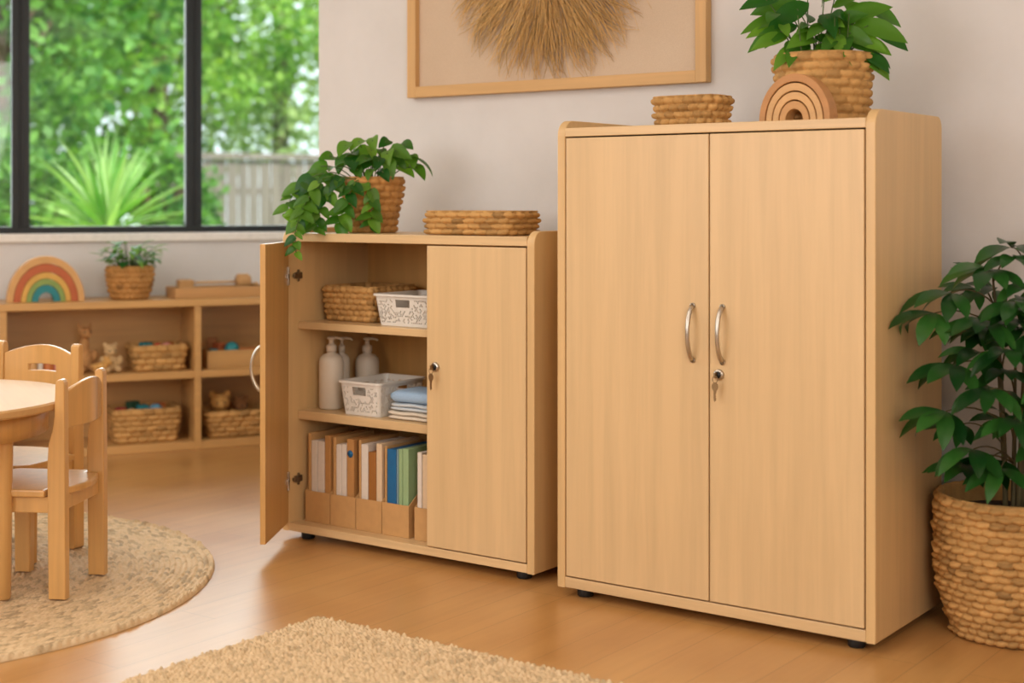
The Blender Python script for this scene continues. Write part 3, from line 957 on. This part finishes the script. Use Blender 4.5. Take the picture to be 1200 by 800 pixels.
for (a, b, h, L, dr) in spec:
    tip = RX * a * .8 + FX * b * .8 + UP * (h - .01)
    base = RX * (a * .3 + rng.uniform(-.03, .03)) + FX * (b * .3) + UP * .17
    pts = bez(base, base * .5 + tip * .5 + UP * .04, tip, 7)
    ms.tube(pts, [.003 - .0002 * k for k in range(8)], 5)
    d = RX * (a * 5) + FX * (b * 4 + .25) + UP * (.1 - abs(a) * .8 + rng.uniform(-.55, .25))
    vup = UP * rng.uniform(.3, .8) + FX * .8 + RX * rng.uniform(-.4, .4)
    lleaf(tip - d.normalized() * .05, d, L * 1.12, rng.uniform(.36, .44), vup, dr * 1.2)
    if rng.random() < .75:
        lleaf(pts[5], d + RX * rng.uniform(-1, 1) + FX * .4, L * .85, .42, vup, dr * 1.2)
    lleaf(pts[4], d * .5 + RX * rng.uniform(-1, 1) + FX * .6 - UP * .3, L * .7, .42, vup, dr)
for k in range(14):
    a = rng.uniform(-.10, .10); b = rng.uniform(-.02, .1)
    ms.tube([RX * a * .8 + FX * b + UP * .165, RX * a * .9 + FX * b + UP * .22, RX * a + FX * b + UP * rng.uniform(.26, .33)], [.003, .0026, .002], 5)
ms.build('stems', m_stem, t); ml.build('leaves', m_lily, t)

# --- nested wooden arches
def arches(label, loc, rz, r_out, depth, rings, mats, gap, name='arch_stacker', ellipse=1.0):
    t = thing(name, label, 'toy', loc, rz)
    r = r_out
    for k, w in enumerate(rings):
        ri = r - w
        def arc(q, rev):
            A = [R(180 * i / 28) for i in range(29)]
            if rev: A = A[::-1]
            return [(q * math.cos(x), q * math.sin(x) * ellipse) for x in A]
        poly = arc(r, False) + arc(ri, True)
        prism('arch', poly, -depth / 2, depth / 2, 'xz', mats[k % len(mats)], t, .0018)
        r = ri - gap
    return t
arches('brown wooden nesting arches standing on the tall cabinet, before the plant pot', (-1.832, 3.968, 1.4985), 0, .112, .056, [.019, .018, .018, .019], [m_toyout, m_toypale, m_toypale, m_toy], .0035, ellipse=1.22)

# --- large floor plant
BX, BY = -1.325, 4.335
t = thing('floor_plant', 'tall dark-leaved plant in a big woven floor basket, right of the tall cabinet', 'plant', (BX, BY, 0))
def bsc(q):
    return (.168 + .052 * math.sin(min(1, q * 1.9) * math.pi / 2) + .002 * q) / .222
woven('floor_basket', circle(.216, 128), .002, .405, bsc, .042, .0215, .0085, .018, m_straw, t, 51, .55, .008)
mb = MB(); mb.lathe([(.188, .34), (.192, .352), (.1, .362), (.002, .366)], 32); mb.build('soil', m_soil, t)
rng = random.Random(23)
ms = MB(); ml = MB()
stems = [(-.05, .03, 1.03), (.02, .05, 1.12), (-.02, -.05, .95), (.06, -.02, 1.2), (.0, .02, .85), (.09, .05, 1.0)]
SP = []
for a, b, h in stems:
    pts = bez(RX * a * .5 + FX * b * .5 + UP * .35, RX * a * .6 + FX * b + UP * (.35 + h) / 2, RX * a * 1.4 + FX * b * 1.5 + UP * h, 10)
    ms.tube(pts, [.0085 - .0005 * k for k in range(11)], 7)
    SP.append(pts)
def palmate(c, out, L, nleaf, spread=1.0):
    """a hand of long pointed leaves hanging from one point"""
    out = out.normalized()
    side = out.cross(UP).normalized()
    for k in range(nleaf):
        s = (k / (nleaf - 1) - .5) * 2
        d = out * (1 - .55 * abs(s)) + side * s * .95 * spread + UP * (-.15 - .25 * rng.random() + .25 * (1 - abs(s)))
        ml.leaf(c, d, UP * .8 + FX * .35, L * (1 - .25 * abs(s)) * rng.uniform(.9, 1.1), L * rng.uniform(.24, .30), 'obov', rng.uniform(.6, 1.3), .12, rng.gauss(.35, .25), 7)
# (right, toward viewer, height, leaf length, leaves)
cl = [(-.20, .08, 1.00, .15, 6), (-.255, .10, .945, .15, 5), (-.10, .10, 1.07, .15, 6), (-.02, .05, 1.13, .15, 6), (-.13, .16, .93, .14, 6), (-.05, .18, .98, .15, 6),
      (-.20, .12, .80, .15, 6), (-.235, .14, .67, .15, 6), (-.13, .20, .74, .14, 6), (-.08, .20, .85, .14, 6), (-.17, .18, .57, .15, 5), (-.07, .22, .66, .14, 6), (-.10, .20, .52, .13, 5),
      (.02, .20, .90, .15, 6), (.03, .22, .76, .14, 6), (.01, .22, .60, .13, 6), (.10, .18, .97, .15, 6), (.12, .20, .82, .15, 6), (.13, .20, .68, .15, 6), (.20, .10, .92, .15, 6), (.22, .12, .76, .15, 6),
      (.08, .05, 1.20, .14, 6), (.16, .02, 1.08, .15, 6), (-.03, -.06, 1.00, .14, 6), (-.08, -.02, .88, .14, 5), (.05, -.08, .84, .14, 6), (-.06, .12, .78, .13, 6), (.0, .14, 1.03, .14, 6), (.05, .12, .70, .13, 6), (-.02, .10, .90, .13, 6)]
for k in range(28):
    h = rng.uniform(.50, 1.12)
    cl.append((rng.uniform(-.20, .22) * (1.25 - .45 * h), rng.uniform(-.06, .17), h, rng.uniform(.11, .14), 6))
for (a, b, h, L, nl) in cl:
    c = RX * a + FX * b + UP * h
    c.x = max(c.x, -1.53 - BX); c.y = min(c.y, 4.50 - BY)
    st = min((p for s in SP for p in s[3:]), key=lambda p: (p - c).length + abs(p.z - (c.z - .08)))
    ms.tube(bez(st, (st + c) / 2 + UP * .05, c, 6), [.003, .0028, .0026, .0024, .0022, .002, .002], 5)
    out = RX * (a * 4) + FX * (b * 3 + .2) + UP * .15
    palmate(c, out, L * 1.18, nl)
for P in ml.V, :
    for i, q in enumerate(P):          # leaves stop short of the cabinet and the wall
        P[i] = (max(q[0], -1.560 - BX), min(q[1], 4.565 - BY), q[2])
ms.build('stems', m_twig, t); ml.build('leaves', m_schef, t)

# ================================================================== INSIDE THE LOWER CABINET
ZT, ZM, ZB = .8115, .4755, .0605
t = woven('woven_basket', rrect(-3.872, -3.612, 4.125, 4.385, .025), ZT, .940, lambda q: .94 + .06 * q, .034, .020, .0065, .012, m_straw, None, 43, .4, .006)
tag(t, 'brown woven basket on the upper shelf inside the open lower cabinet', 'basket')

m_perf = m_white
def plastic_basket(label, x0, x1, y0, y1, z0, h, slots):
    hr = np.random.default_rng(int(1000 * h)).uniform(0, 1, (400, 40))
    def hf(x, y, tz, nrm, i, j):
        if .08 < tz < .84 and i % 2 == j % 2 and hr[i, j] < .50 and max(abs(nrm[0]), abs(nrm[1])) > .95:
            near = abs(x - (x1 - x0) / 2) < .044 if abs(nrm[1]) > .9 else abs(y - (y1 - y0) / 2) < .044
            if not (near and tz > .52): return True
        if not (.60 < tz < .84): return False
        if abs(nrm[1]) > .9: return abs(x - (x1 - x0) / 2) < .034
        if abs(nrm[0]) > .9 and 'side' in slots: return abs(y - (y1 - y0) / 2) < .034
        return False
    o = shell('plastic_basket', rrect(0, x1 - x0, 0, y1 - y0, .018), 0, h, .12, hf, .0022, m_perf, None, 20, 216, .005)
    o.location = (x0, y0, z0 + .0005)
    return tag(o, label, 'basket')
plastic_basket('white perforated plastic basket on the upper shelf, beside the brown woven basket', -3.556, -3.285, 4.062, 4.33, ZT, .114, '')
plastic_basket('white perforated plastic basket on the middle shelf, in front of the pump bottles', -3.712, -3.516, 4.045, 4.315, ZM, .124, 'side')

def pump_bottle(label, x, y, r, hb, rot):
    t = thing('pump_bottle', label, 'bottle', (x, y, ZM), rot, 'pump bottles on the middle shelf')
    mb = MB(); mb.lathe([(r * .9, .0005), (r, .006), (r, hb - .028), (r * .93, hb - .012), (r * .7, hb), (r * .36, hb + .006), (r * .34, hb + .014)], 36)
    mb.build('body', m_bottle, t)
    mb = MB(); mb.lathe([(r * .42, hb + .012), (r * .42, hb + .034), (r * .30, hb + .038), (r * .20, hb + .040), (r * .20, hb + .058), (r * .34, hb + .059), (r * .34, hb + .066), (r * .25, hb + .069)], 24)
    p = mb.build('pump', m_bottle, t)
    mb = MB(); mb.tube([(0, 0, hb + .0635), (.020, 0, hb + .0645), (.036, 0, hb + .062), (.042, 0, hb + .056)], [.0062, .0055, .0045, .004], 10)
    mb.build('nozzle', m_bottle, p)
pump_bottle('large cream pump bottle at the left end of the middle shelf, in front', -3.836, 4.14, .047, .205, R(30))
pump_bottle('cream pump bottle standing behind the white basket on the middle shelf', -3.815, 4.322, .046, .190, R(30))
pump_bottle('small cream pump bottle half hidden behind the large one on the middle shelf', -3.866, 4.231, .031, .195, R(35))

def towel(label, x0, x1, y0, y1, z0, h, mat, seed, layers=3):
    rng = np.random.default_rng(seed)
    bm = bmesh.new()
    lh = h / layers
    for k in range(layers):
        poly = []
        w = (y1 - y0) - .004 * ((k + seed) % 2)
        for i in range(20):
            a = 2 * math.pi * i / 20
            cy, cz = math.cos(a), math.sin(a)
            poly.append((y0 + w / 2 + math.copysign(abs(cy) ** .35, cy) * w / 2, z0 + lh * (k + .5) + math.copysign(abs(cz) ** .6, cz) * lh * .53))
        xs = np.linspace(x0 + rng.uniform(0, .004), x1 - rng.uniform(0, .004), 12)
        rings = []
        for xi, x in enumerate(xs):
            e = .94 if xi in (0, 11) else 1
            c = (y0 + y1) / 2
            rings.append([bm.verts.new((x, c + (u - c) * e + .002 * math.sin(xi * 1.1 + seed), z0 + lh * (k + .5) + (v - z0 - lh * (k + .5)) * (e if e == 1 else .6) + .0012 * math.sin(xi * .9 + k + seed) * (1 if k else 0))) for u, v in poly])
        for A, B in zip(rings[:-1], rings[1:]):
            for i in range(20):
                bm.faces.new((A[i], B[i], B[(i + 1) % 20], A[(i + 1) % 20]))
        bm.faces.new(rings[0]); bm.faces.new(rings[-1][::-1])
    o = bm_obj('folded_towel', bm, mat, None, True)
    return tag(o, label, 'towel', 'folded towels on the middle shelf')
def cloth(name, c):
    return plain(name, c, .95, 0, .06, 220, .5)
towel('folded cream towel at the bottom of the towel stack', -3.492, -3.27, 4.062, 4.25, ZM, .030, cloth('cream_towel', srgb(222, 208, 188)), 1, 2)
towel('folded pale blue-white towel in the middle of the towel stack', -3.484, -3.27, 4.066, 4.25, ZM + .032, .027, cloth('pale_towel', srgb(202, 208, 212)), 2, 2)
towel('plump folded light blue towel on top of the towel stack', -3.482, -3.272, 4.066, 4.25, ZM + .061, .042, cloth('blue_towel', srgb(160, 188, 216)), 3, 1)

# magazine files and what stands in them
def mag_file(label, x0, x1, y0=4.036, d=.27, hf=.116, hb=.25):
    th = .003
    bm = bmesh.new()
    add_box(bm, x0, x1, 0, th, 0, hf, .0006)
    add_box(bm, x0, x1, d - th, d, 0, hb, .0006)
    add_box(bm, x0 + th, x1 - th, th, d - th, 0, th, 0)
    poly = [(th, 0), (d - th, 0), (d - th, hb), (d * .72, hb), (th, hf)]
    add_prism(bm, poly, x0, x0 + th, 'yz'); add_prism(bm, poly, x1 - th, x1, 'yz')
    o = bm_obj('magazine_file', bm, m_kraft)
    o.location = (0, y0, ZB + .0003)
    return tag(o, label, 'file box', 'card magazine files on the cabinet floor')
files = [(-3.872, -3.748, 'kraft magazine file at the far left of the cabinet floor'),
         (-3.745, -3.621, 'kraft magazine file second from the left on the cabinet floor'),
         (-3.618, -3.494, 'kraft magazine file third from the left on the cabinet floor'),
         (-3.491, -3.366, 'kraft magazine file holding the blue and green folders'),
         (-3.340, -3.216, 'kraft magazine file half hidden behind the closed right door')]
for a, b, l in files:
    mag_file(l, a, b)
def booklet(name, label, cat, x, w, h, mat, y=4.046, d=.215, tab=False):
    bm = bmesh.new()
    add_box(bm, x, x + w, 0, d, 0, h, .0015)
    if tab:
        add_prism(bm, [(d * .15, h - .004), (d * .8, h - .004), (d * .78, h + .014), (d * .2, h + .014)], x + w * .3, x + w * .3 + .002, 'yz')
    o = bm_obj(name, bm, mat)
    o.location = (0, y, ZB + .0045)
    return tag(o, label, cat, 'folders and booklets in the magazine files')
B_ = booklet
B_('card_folder', 'tall kraft folder at the far left of the first magazine file', 'folder', -3.866, .013, .327, m_kraft)
B_('booklet', 'white booklet next to the tall kraft folder in the first magazine file', 'booklet', -3.850, .028, .300, m_paper)
B_('booklet', 'second white booklet in the first magazine file, right of the other', 'booklet', -3.819, .034, .300, m_paper)
B_('card_folder', 'kraft folder between the white booklets and the right side of the first magazine file', 'folder', -3.782, .028, .324, m_tan)
B_('card_folder', 'kraft folder at the left of the second magazine file', 'folder', -3.740, .014, .322, m_kraft)
B_('booklet', 'white booklet at the left of the second magazine file', 'booklet', -3.724, .026, .297, m_paper)
B_('booklet', 'white booklet in the middle of the second magazine file', 'booklet', -3.696, .022, .299, m_paper)
B_('card_folder', 'tan folder with a blue round sticker in the second magazine file', 'folder', -3.671, .034, .322, m_tan)
B_('card_folder', 'thin kraft folder at the left of the third magazine file', 'folder', -3.612, .010, .324, m_kraft)
B_('booklet', 'cream booklet in the third magazine file', 'booklet', -3.600, .032, .310, m_paper)
B_('card_folder', 'short brown folder in the third magazine file', 'folder', -3.565, .036, .285, m_brown)
B_('booklet', 'pale booklet at the right of the third magazine file', 'booklet', -3.527, .026, .318, m_cream)
B_('card_folder', 'thin tan folder at the left of the file with the blue folder', 'folder', -3.486, .008, .312, m_kraft)
B_('card_folder', 'bright blue folder in the fourth magazine file', 'folder', -3.475, .042, .304, m_blue)
B_('card_folder', 'thin grey-blue folder right of the bright blue folder', 'folder', -3.431, .008, .308, m_ltblue)
B_('card_folder', 'thin sage green folder in the middle of the green folders', 'folder', -3.421, .017, .308, m_green)
B_('card_folder', 'sage green folder at the right end of the fourth magazine file', 'folder', -3.402, .026, .312, m_green)
B_('booklet', 'white booklet in the file half hidden by the closed door', 'booklet', -3.334, .020, .306, m_paper)
B_('card_folder', 'cream folder in the file half hidden by the closed door', 'folder', -3.311, .024, .300, m_cream)
# the sticker is part of the tan folder
stk = [o for o in bpy.data.objects if o.get('label', '').startswith('tan folder with')][0]
mb = MB(); mb.tube([(-3.654, -.0004, .268), (-3.654, -.0014, .268)], [.0135, .0135], 20); mb.build('sticker', m_blue, stk)

# ================================================================== TABLE AND CHAIRS
TC = Vector((-4.36, 2.70, 0.012))
t = thing('round_table', 'round pale birch children\'s table at the left edge, on the round rug', 'table', TC, R(-28))
TR, TT = .52, .618
mb = MB(); mb.lathe([(.02, TT - .028), (TR - .006, TT - .028), (TR, TT - .022), (TR, TT - .006), (TR - .006, TT), (.02, TT)], 96); o = mb.build('tabletop', m_table, t, False)
mb = MB(); mb.lathe([(.415, TT - .115), (.440, TT - .115), (.440, TT - .028), (.415, TT - .028)], 64); mb.build('apron', m_chair, t)
for k in range(4):
    a = R(45 + 90 * k)
    x, y = .364 * math.cos(a), .378 * math.sin(a)
    mb = MB(); mb.lathe([(.021, 0), (.024, .004), (.031, TT - .08), (.031, TT - .03)], 24, x, y); mb.build('leg', m_chair, t)

def chair(label, loc, rz, slot, W=.310, H=.692, zb=.535):
    """local frame: +y is where the sitter looks, back posts at y=0"""
    t = thing('child_chair', label, 'chair', loc, rz, 'small birch chairs at the round table')
    SH, D = .345, .285
    pw = .036
    for s in (-1, 1):
        xa = s * W / 2 - pw / 2; xb = xa + pw
        poly = [(-.030, 0), (.026, 0), (.029, .30), (.030, .42), (.026, .49), (.012, .535), (.006, .58), (.004, H - .024)]
        for k in range(7):
            a_ = R(180 * k / 6)
            poly.append((-.011 + .015 * math.cos(a_), H - .018 + .018 * math.sin(a_)))
        poly += [(-.026, H - .03), (-.027, .55), (-.029, .30)]
        prism('back_leg', poly, xa, xb, 'yz', m_chair, t, .004)
        fx = s * (W / 2 + .012)
        poly = [(D - .048, 0), (D + .004, 0), (D + .008, SH - .024), (D - .052, SH - .024)]
        prism('front_leg', poly, fx - .019, fx + .019, 'yz', m_chair, t, .004)
        # side rail under the seat
        box('side_rail', s * (W / 2) - .012, s * (W / 2) + .010, .020, D - .046, SH - .075, SH - .024, m_chair, t, .003)
    box('front_rail', -W / 2 + .026, W / 2 - .026, D - .038, D - .016, SH - .072, SH - .024, m_chair, t, .003)
    box('rear_rail', -W / 2 + .022, W / 2 - .022, -.012, .010, SH - .072, SH - .024, m_chair, t, .003)
    # seat: rounded front corners, bulging rear edge between the posts, dished
    pl = []
    for k in range(9):
        q = k / 8
        pl.append((-(W / 2 - .024) + (W - .048) * q, -.012 - .030 * math.sin(math.pi * q)))
    pl += [(W / 2 - .022, .034), (W / 2 + .028, .036)]
    for k in range(7):
        a_ = R(90 * k / 6); pl.append((W / 2 - .002 + .030 * math.cos(a_), D - .010 + .030 * math.sin(a_)))
    for k in range(7):
        a_ = R(90 + 90 * k / 6); pl.append((-(W / 2 - .002) + .030 * math.cos(a_), D - .010 + .030 * math.sin(a_)))
    pl += [(-W / 2 - .028, .036), (-W / 2 + .022, .034)]
    prism('seat', pl, SH - .024, SH, 'xy', m_chair, t, .006)
    # curved backrest with arched top
    nx, nz = 30, 14
    th = .016
    x0, x1 = -W / 2 + pw / 2 - .002, W / 2 - pw / 2 + .002
    def ztop(q): return H - .045 + .034 * math.sin(math.pi * q) ** .9
    def yb(q): return -.012 - .028 * math.sin(math.pi * q)
    V = []; F = []
    for side in (0, 1):
        for i in range(nx + 1):
            q = i / nx
            for j in range(nz + 1):
                V.append((x0 + (x1 - x0) * q, yb(q) + (th / 2 if side else -th / 2), zb + (ztop(q) - zb) * j / nz))
    S = (nx + 1) * (nz + 1)
    def inslot(i, j):
        return slot and 0 <= i < nx and 0 <= j < nz and abs((i + .5) / nx - .5) < .19 and 6 <= j <= 7
    idx = lambda i, j: i * (nz + 1) + j
    for i in range(nx):
        for j in range(nz):
            if inslot(i, j): continue
            a_, b_, c_, d_ = idx(i, j), idx(i + 1, j), idx(i + 1, j + 1), idx(i, j + 1)
            F.append((a_, b_, c_, d_)); F.append((S + d_, S + c_, S + b_, S + a_))
            for (p, q2, ii, jj) in ((a_, b_, i, j - 1), (b_, c_, i + 1, j), (c_, d_, i, j + 1), (d_, a_, i - 1, j)):
                if ii < 0 or ii >= nx or jj < 0 or jj >= nz or inslot(ii, jj):
                    F.append((p, S + p, S + q2, q2))
    o = mesh_np('backrest', np.array(V), F, m_chair, t, False)
    bv = o.modifiers.new('edge', 'BEVEL'); bv.width = .003; bv.segments = 2; bv.limit_method = 'ANGLE'
    return t
chair('small birch chair nearest the viewer, its plain backrest turned to the room', (-3.945, 3.055, .0125), math.atan2(-.486, -.874) - R(90), False)
chair('small birch chair behind the table, with a handle slot in its backrest', (-4.565, 3.35, .0125), math.atan2(-.97, .23) - R(90), True, .345, .735, .56)

# ================================================================== LOW SHELF UNDER THE WINDOW
UL, UR, DEP, HT = -.505, 1.405, .375, .768
t = thing('low_shelf', 'long low open birch shelf unit standing under the window', 'shelf', F0, UANG)
box('top_board', UL - .02, UR + .01, -.006, DEP, HT - .036, HT, m_shelf, t, .003)
for u in (UL, .437, UR - .033):
    box('upright', u, u + .034, .002, DEP - .004, 0, HT - .036, m_shelf, t, .002)
for a, b in ((UL + .034, .437), (.471, UR - .033)):
    box('shelf_board', a, b, .006, DEP - .016, .366, .402, m_shelf, t, .002)
    box('shelf_board', a, b, .006, DEP - .016, 0.001, .042, m_shelf, t, .002)
    box('back_panel', a, b, DEP - .015, DEP - .005, .001, HT - .036, m_shelf, t, 0)

def S(u, n, z):
    return WU(u, n, z)
# rainbow arches on top
arches('rainbow-coloured nesting arches on the low shelf', S(-.278, .135, HT + .0005), UANG, .185, .075, [.030, .033, .025, .024, .030], [m_nat, m_rust, m_yel, m_grn, m_teal], .0015, 'rainbow_arches', 1.22)
# little pot plant
t = thing('potted_plant', 'small bushy green plant in a round woven pot on the low shelf', 'plant', S(.135, .14, HT + .0005), 0, None)
pot(t, .088, .118, .165, m_straw2, .04, .026, .005, 61, .012, .9)
rng = random.Random(77); ms = MB(); ml = MB()
for k in range(60):
    az = rng.uniform(0, 6.283); rr_ = rng.uniform(.02, .14); h = .165 + rng.uniform(.0, .11) * (1.2 - rr_ * 4)
    tip = Vector((rr_ * math.cos(az), rr_ * math.sin(az), h + .02))
    ms.tube(bez((tip.x * .3, tip.y * .3, .14), (tip.x * .7, tip.y * .7, h), tip, 4), [.002] * 5, 4)
    ml.leaf(tip, (math.cos(az), math.sin(az), rng.uniform(-.4, .5)), UP, rng.uniform(.06, .095), rng.uniform(.032, .048), 'lance', rng.uniform(.3, 1), .15, rng.gauss(.5, .3), 6)
ms.build('stems', m_stem, t); ml.build('leaves', leafmat('bright_leaf', srgb(44, 104, 40), srgb(128, 176, 84), .45), t)
# wooden tray toy
t = thing('wooden_tray_toy', 'shallow wooden tray with a rod and a round block on it, on the low shelf', 'toy', S(.585, .15, HT + .0005), UANG + R(3))
bm = bmesh.new()
add_box(bm, -.245, .245, -.10, .10, 0, .012, .002)
for q in ((-.245, .245, -.10, -.085), (-.245, .245, .085, .10), (-.245, -.230, -.085, .085), (.230, .245, -.085, .085)):
    add_box(bm, *q, .010, .055, .002)
bm_obj('tray', bm, m_toy, t)
box('felt_bed', -.229, .229, -.084, .084, .012, .030, plain('dark_felt', srgb(60, 62, 66), .95), t, .001)
box('end_block', -.205, -.130, -.03, .045, .030, .092, m_toy, t, .006)
mb = MB(); mb.tube([(-.13, .01, .075), (.13, .01, .075)], [.006, .006], 10); mb.build('rod', m_nat, t)
mb = MB(); mb.tube([(.105, .01, .075), (.115, .01, .075), (.165, .01, .075), (.178, .01, .075)], [.034, .042, .042, .032], 20); mb.build('round_block', m_toy, t)
mb = MB(); mb.tube([(.178, .01, .06), (.215, .01, .06), (.225, .01, .062)], [.006, .011, .006], 12); mb.build('peg', m_nat, t)

# baskets and boxes in the compartments
def wbasket(label, u0, u1, n0, n1, z0, h, seed, mat=None):
    o = woven('woven_basket', rrect(u0, u1, n0, n1, .03), 0, h, lambda q: .86 + .14 * q, .055, .028, .007, .014, mat or m_straw, None, seed, .3, .008)
    o.location = F0 + Vector((0, 0, z0 + .0006)); o.rotation_euler = (0, 0, UANG)
    return tag(o, label, 'basket', 'woven toy baskets in the low shelf')
wbasket('woven toy basket on the upper level of the low shelf, beside the plush animals', .135, .415, .05, .30, .402, .125, 71)
wbasket('tall woven toy basket on the bottom level of the low shelf, left of the upright', .035, .385, .05, .31, .042, .165, 72)
wbasket('woven basket with a plush bear in it, on the bottom level right of the upright', .505, .86, .05, .31, .042, .130, 73)
bm = bmesh.new()
for q in ((.515, .86, .06, .072), (.515, .86, .278, .29), (.515, .527, .072, .278), (.848, .86, .072, .278)):
    add_box(bm, *q, .012, .092, .002)
add_box(bm, .515, .86, .06, .29, 0, .012, .002)
o = bm_obj('wooden_crate', bm, m_shelf); o.location = F0 + Vector((0, 0, .4025)); o.rotation_euler = (0, 0, UANG)
tag(o, 'low wooden crate of toys on the low shelf, right of its upright', 'crate')

def place(o, u, n, z, rz=0.0):
    o.location = S(u, n, z); o.rotation_euler = (0, 0, UANG + rz)
def ball(label, u, n, z, r, mat, group):
    mb = MB(); mb.lathe([(max(.001, r * math.sin(math.pi * k / 14)), r - r * math.cos(math.pi * k / 14)) for k in range(15)], 24)
    o = mb.build('toy_ball', mat); place(o, u, n, z); return tag(o, label, 'ball', group)
def block(label, u, n, z, sx, sy, sz, rz, mat, group):
    o = box('toy_block', -sx / 2, sx / 2, -sy / 2, sy / 2, 0, sz, mat, None, .004); place(o, u, n, z, rz); return tag(o, label, 'block', group)
def plush(label, cat, u, n, z, s, mat, kind, rz=0.0, name='plush_animal', group=None):
    if kind == 'bear':
        parts = [(0, 0, .055, .055, .048, .058), (0, -.005, .140, .044, .042, .042), (-.034, 0, .178, .017, .012, .017), (.034, 0, .178, .017, .012, .017), (0, -.044, .130, .019, .018, .016),
                 (-.058, -.02, .075, .02, .022, .034), (.058, -.02, .075, .02, .022, .034), (-.036, -.05, .022, .023, .036, .022), (.036, -.05, .022, .023, .036, .022)]
    elif kind == 'tall':
        parts = [(0, 0, .06, .05, .045, .062), (0, 0, .135, .026, .026, .055), (0, -.012, .205, .032, .036, .030), (-.03, 0, .235, .010, .009, .024), (.03, 0, .235, .010, .009, .024), (0, -.045, .197, .018, .02, .016),
                 (-.034, -.045, .02, .02, .032, .02), (.034, -.045, .02, .02, .032, .02), (-.05, -.015, .085, .017, .02, .032), (.05, -.015, .085, .017, .02, .032)]
    else:
        parts = [(0, 0, .05, .062, .048, .046), (.052, -.01, .095, .036, .034, .034), (.07, -.012, .135, .012, .009, .022), (.035, -.008, .135, .012, .009, .022), (.085, -.02, .088, .018, .017, .014),
                 (-.036, -.02, .015, .018, .022, .018), (.036, -.02, .015, .018, .022, .018), (-.066, 0, .065, .016, .014, .02)]
    t = thing(name, label, cat, S(u, n, z), UANG + rz, group)
    o = blob('body', [tuple(q * s for q in p) for p in parts], mat, t, .005)
    if kind != 'dog':
        zz = (.143 if kind == 'bear' else .21) * s
        for sx in (-.016, .016):
            mb = MB(); mb.lathe([(.001, zz - .004), (.0042, zz - .002), (.0042, zz + .002), (.001, zz + .004)], 10, sx * s, -.046 * s)
            mb.build('eye', m_blackp, t)
    else:
        mb = MB(); mb.lathe([(.001, .085 * s), (.006, .088 * s), (.006, .092 * s), (.001, .096 * s)], 10, .102 * s, -.022 * s); mb.build('nose', m_blackp, t)
    return t
def fur(name, c):
    return plain(name, c, .95, 0, .22, 120, .8)
f_tan, f_honey, f_sand, f_brown = fur('tan_plush', srgb(186, 136, 84)), fur('honey_plush', srgb(206, 156, 88)), fur('sand_plush', srgb(204, 170, 122)), fur('brown_plush', srgb(146, 98, 56))
plush('tall long-necked tan plush animal sitting on the upper level of the low shelf', 'soft toy', -.085, .17, .4025, .98, f_tan, 'tall', R(15), group='plush animals on the low shelf')
plush('sand-coloured plush animal sitting beside the woven toy basket', 'soft toy', .035, .12, .4025, .78, f_sand, 'bear', R(10), group='plush animals on the low shelf')
plush('small honey plush animal lying before the tall tan one', 'soft toy', -.02, .075, .4025, .6, f_honey, 'dog', R(-10), group='plush animals on the low shelf')
plush('honey plush bear peeking out of the bottom right woven basket', 'soft toy', .60, .16, .0535, 1.15, f_honey, 'bear', R(-5), group='plush animals on the low shelf')
plush('brown plush animal behind the honey bear in the bottom right basket', 'soft toy', .72, .22, .0535, .95, f_brown, 'bear', R(20), group='plush animals on the low shelf')

# small things left of the plush animals
gA = 'small wooden figures at the left of the low shelf'
for k, (u, hh, mt, lb) in enumerate(((-.405, .115, m_dgrn, 'dark green'), (-.345, .125, m_nat, 'pale wooden'), (-.265, .118, m_org, 'orange'), (-.215, .10, m_pink, 'pink'))):
    mb = MB(); mb.lathe([(.026, .0005), (.030, .01), (.026, hh * .45), (.015, hh * .62), (.021, hh * .72), (.022, hh * .86), (.012, hh * .98), (.001, hh)], 20)
    o = mb.build('peg_figure', mt); place(o, u, .12, .4025); tag(o, lb + ' wooden peg figure on the low shelf, left of the plush animals', 'figure', gA)
block('white picture block standing between the peg figures on the low shelf', -.305, .13, .4025, .022, .07, .13, 0, m_paper, gA)

gB = 'toys in the upper woven basket'
ZU = .402
block('teal block in the upper woven toy basket', .215, .15, ZU + .085, .05, .05, .055, R(25), m_teal, gB)
ball('red ball in the upper woven toy basket', .275, .13, ZU + .080, .030, m_red, gB)
ball('pink ball in the upper woven toy basket', .325, .16, ZU + .082, .028, m_pink, gB)
block('dark green block in the upper woven toy basket', .235, .225, ZU + .080, .055, .05, .055, R(10), m_dgrn, gB)
block('orange block in the upper woven toy basket', .345, .23, ZU + .075, .05, .04, .055, R(40), m_org, gB)
gC = 'toys in the bottom left woven basket'
block('teal block in the tall bottom basket', .20, .15, .165, .05, .05, .06, R(15), m_teal, gC)
ball('sky blue ball in the tall bottom basket', .262, .12, .155, .038, m_sky, gC)
ball('cream ball in the tall bottom basket', .14, .13, .152, .030, m_cream, gC)
block('dark green block in the tall bottom basket', .165, .235, .165, .06, .045, .07, R(30), m_dgrn, gC)
block('red block in the tall bottom basket', .10, .20, .16, .05, .05, .05, R(60), m_red, gC)
block('orange block at the back of the tall bottom basket', .30, .23, .16, .05, .05, .06, R(20), m_org, gC)
gD = 'toys in the wooden crate'
ball('teal ball in the wooden crate', .655, .12, ZU + .055, .038, m_teal, gD)
block('teal block at the left end of the wooden crate', .555, .11, ZU + .048, .04, .04, .05, R(10), m_teal, gD)
block('rust block in the wooden crate', .60, .17, ZU + .062, .05, .05, .06, R(30), m_rust, gD)
block('orange block lying at the right of the wooden crate', .735, .13, ZU + .05, .09, .04, .045, R(8), m_org, gD)
block('brown wooden block standing at the back of the wooden crate', .575, .235, ZU + .07, .05, .04, .075, R(-15), m_toydark, gD)
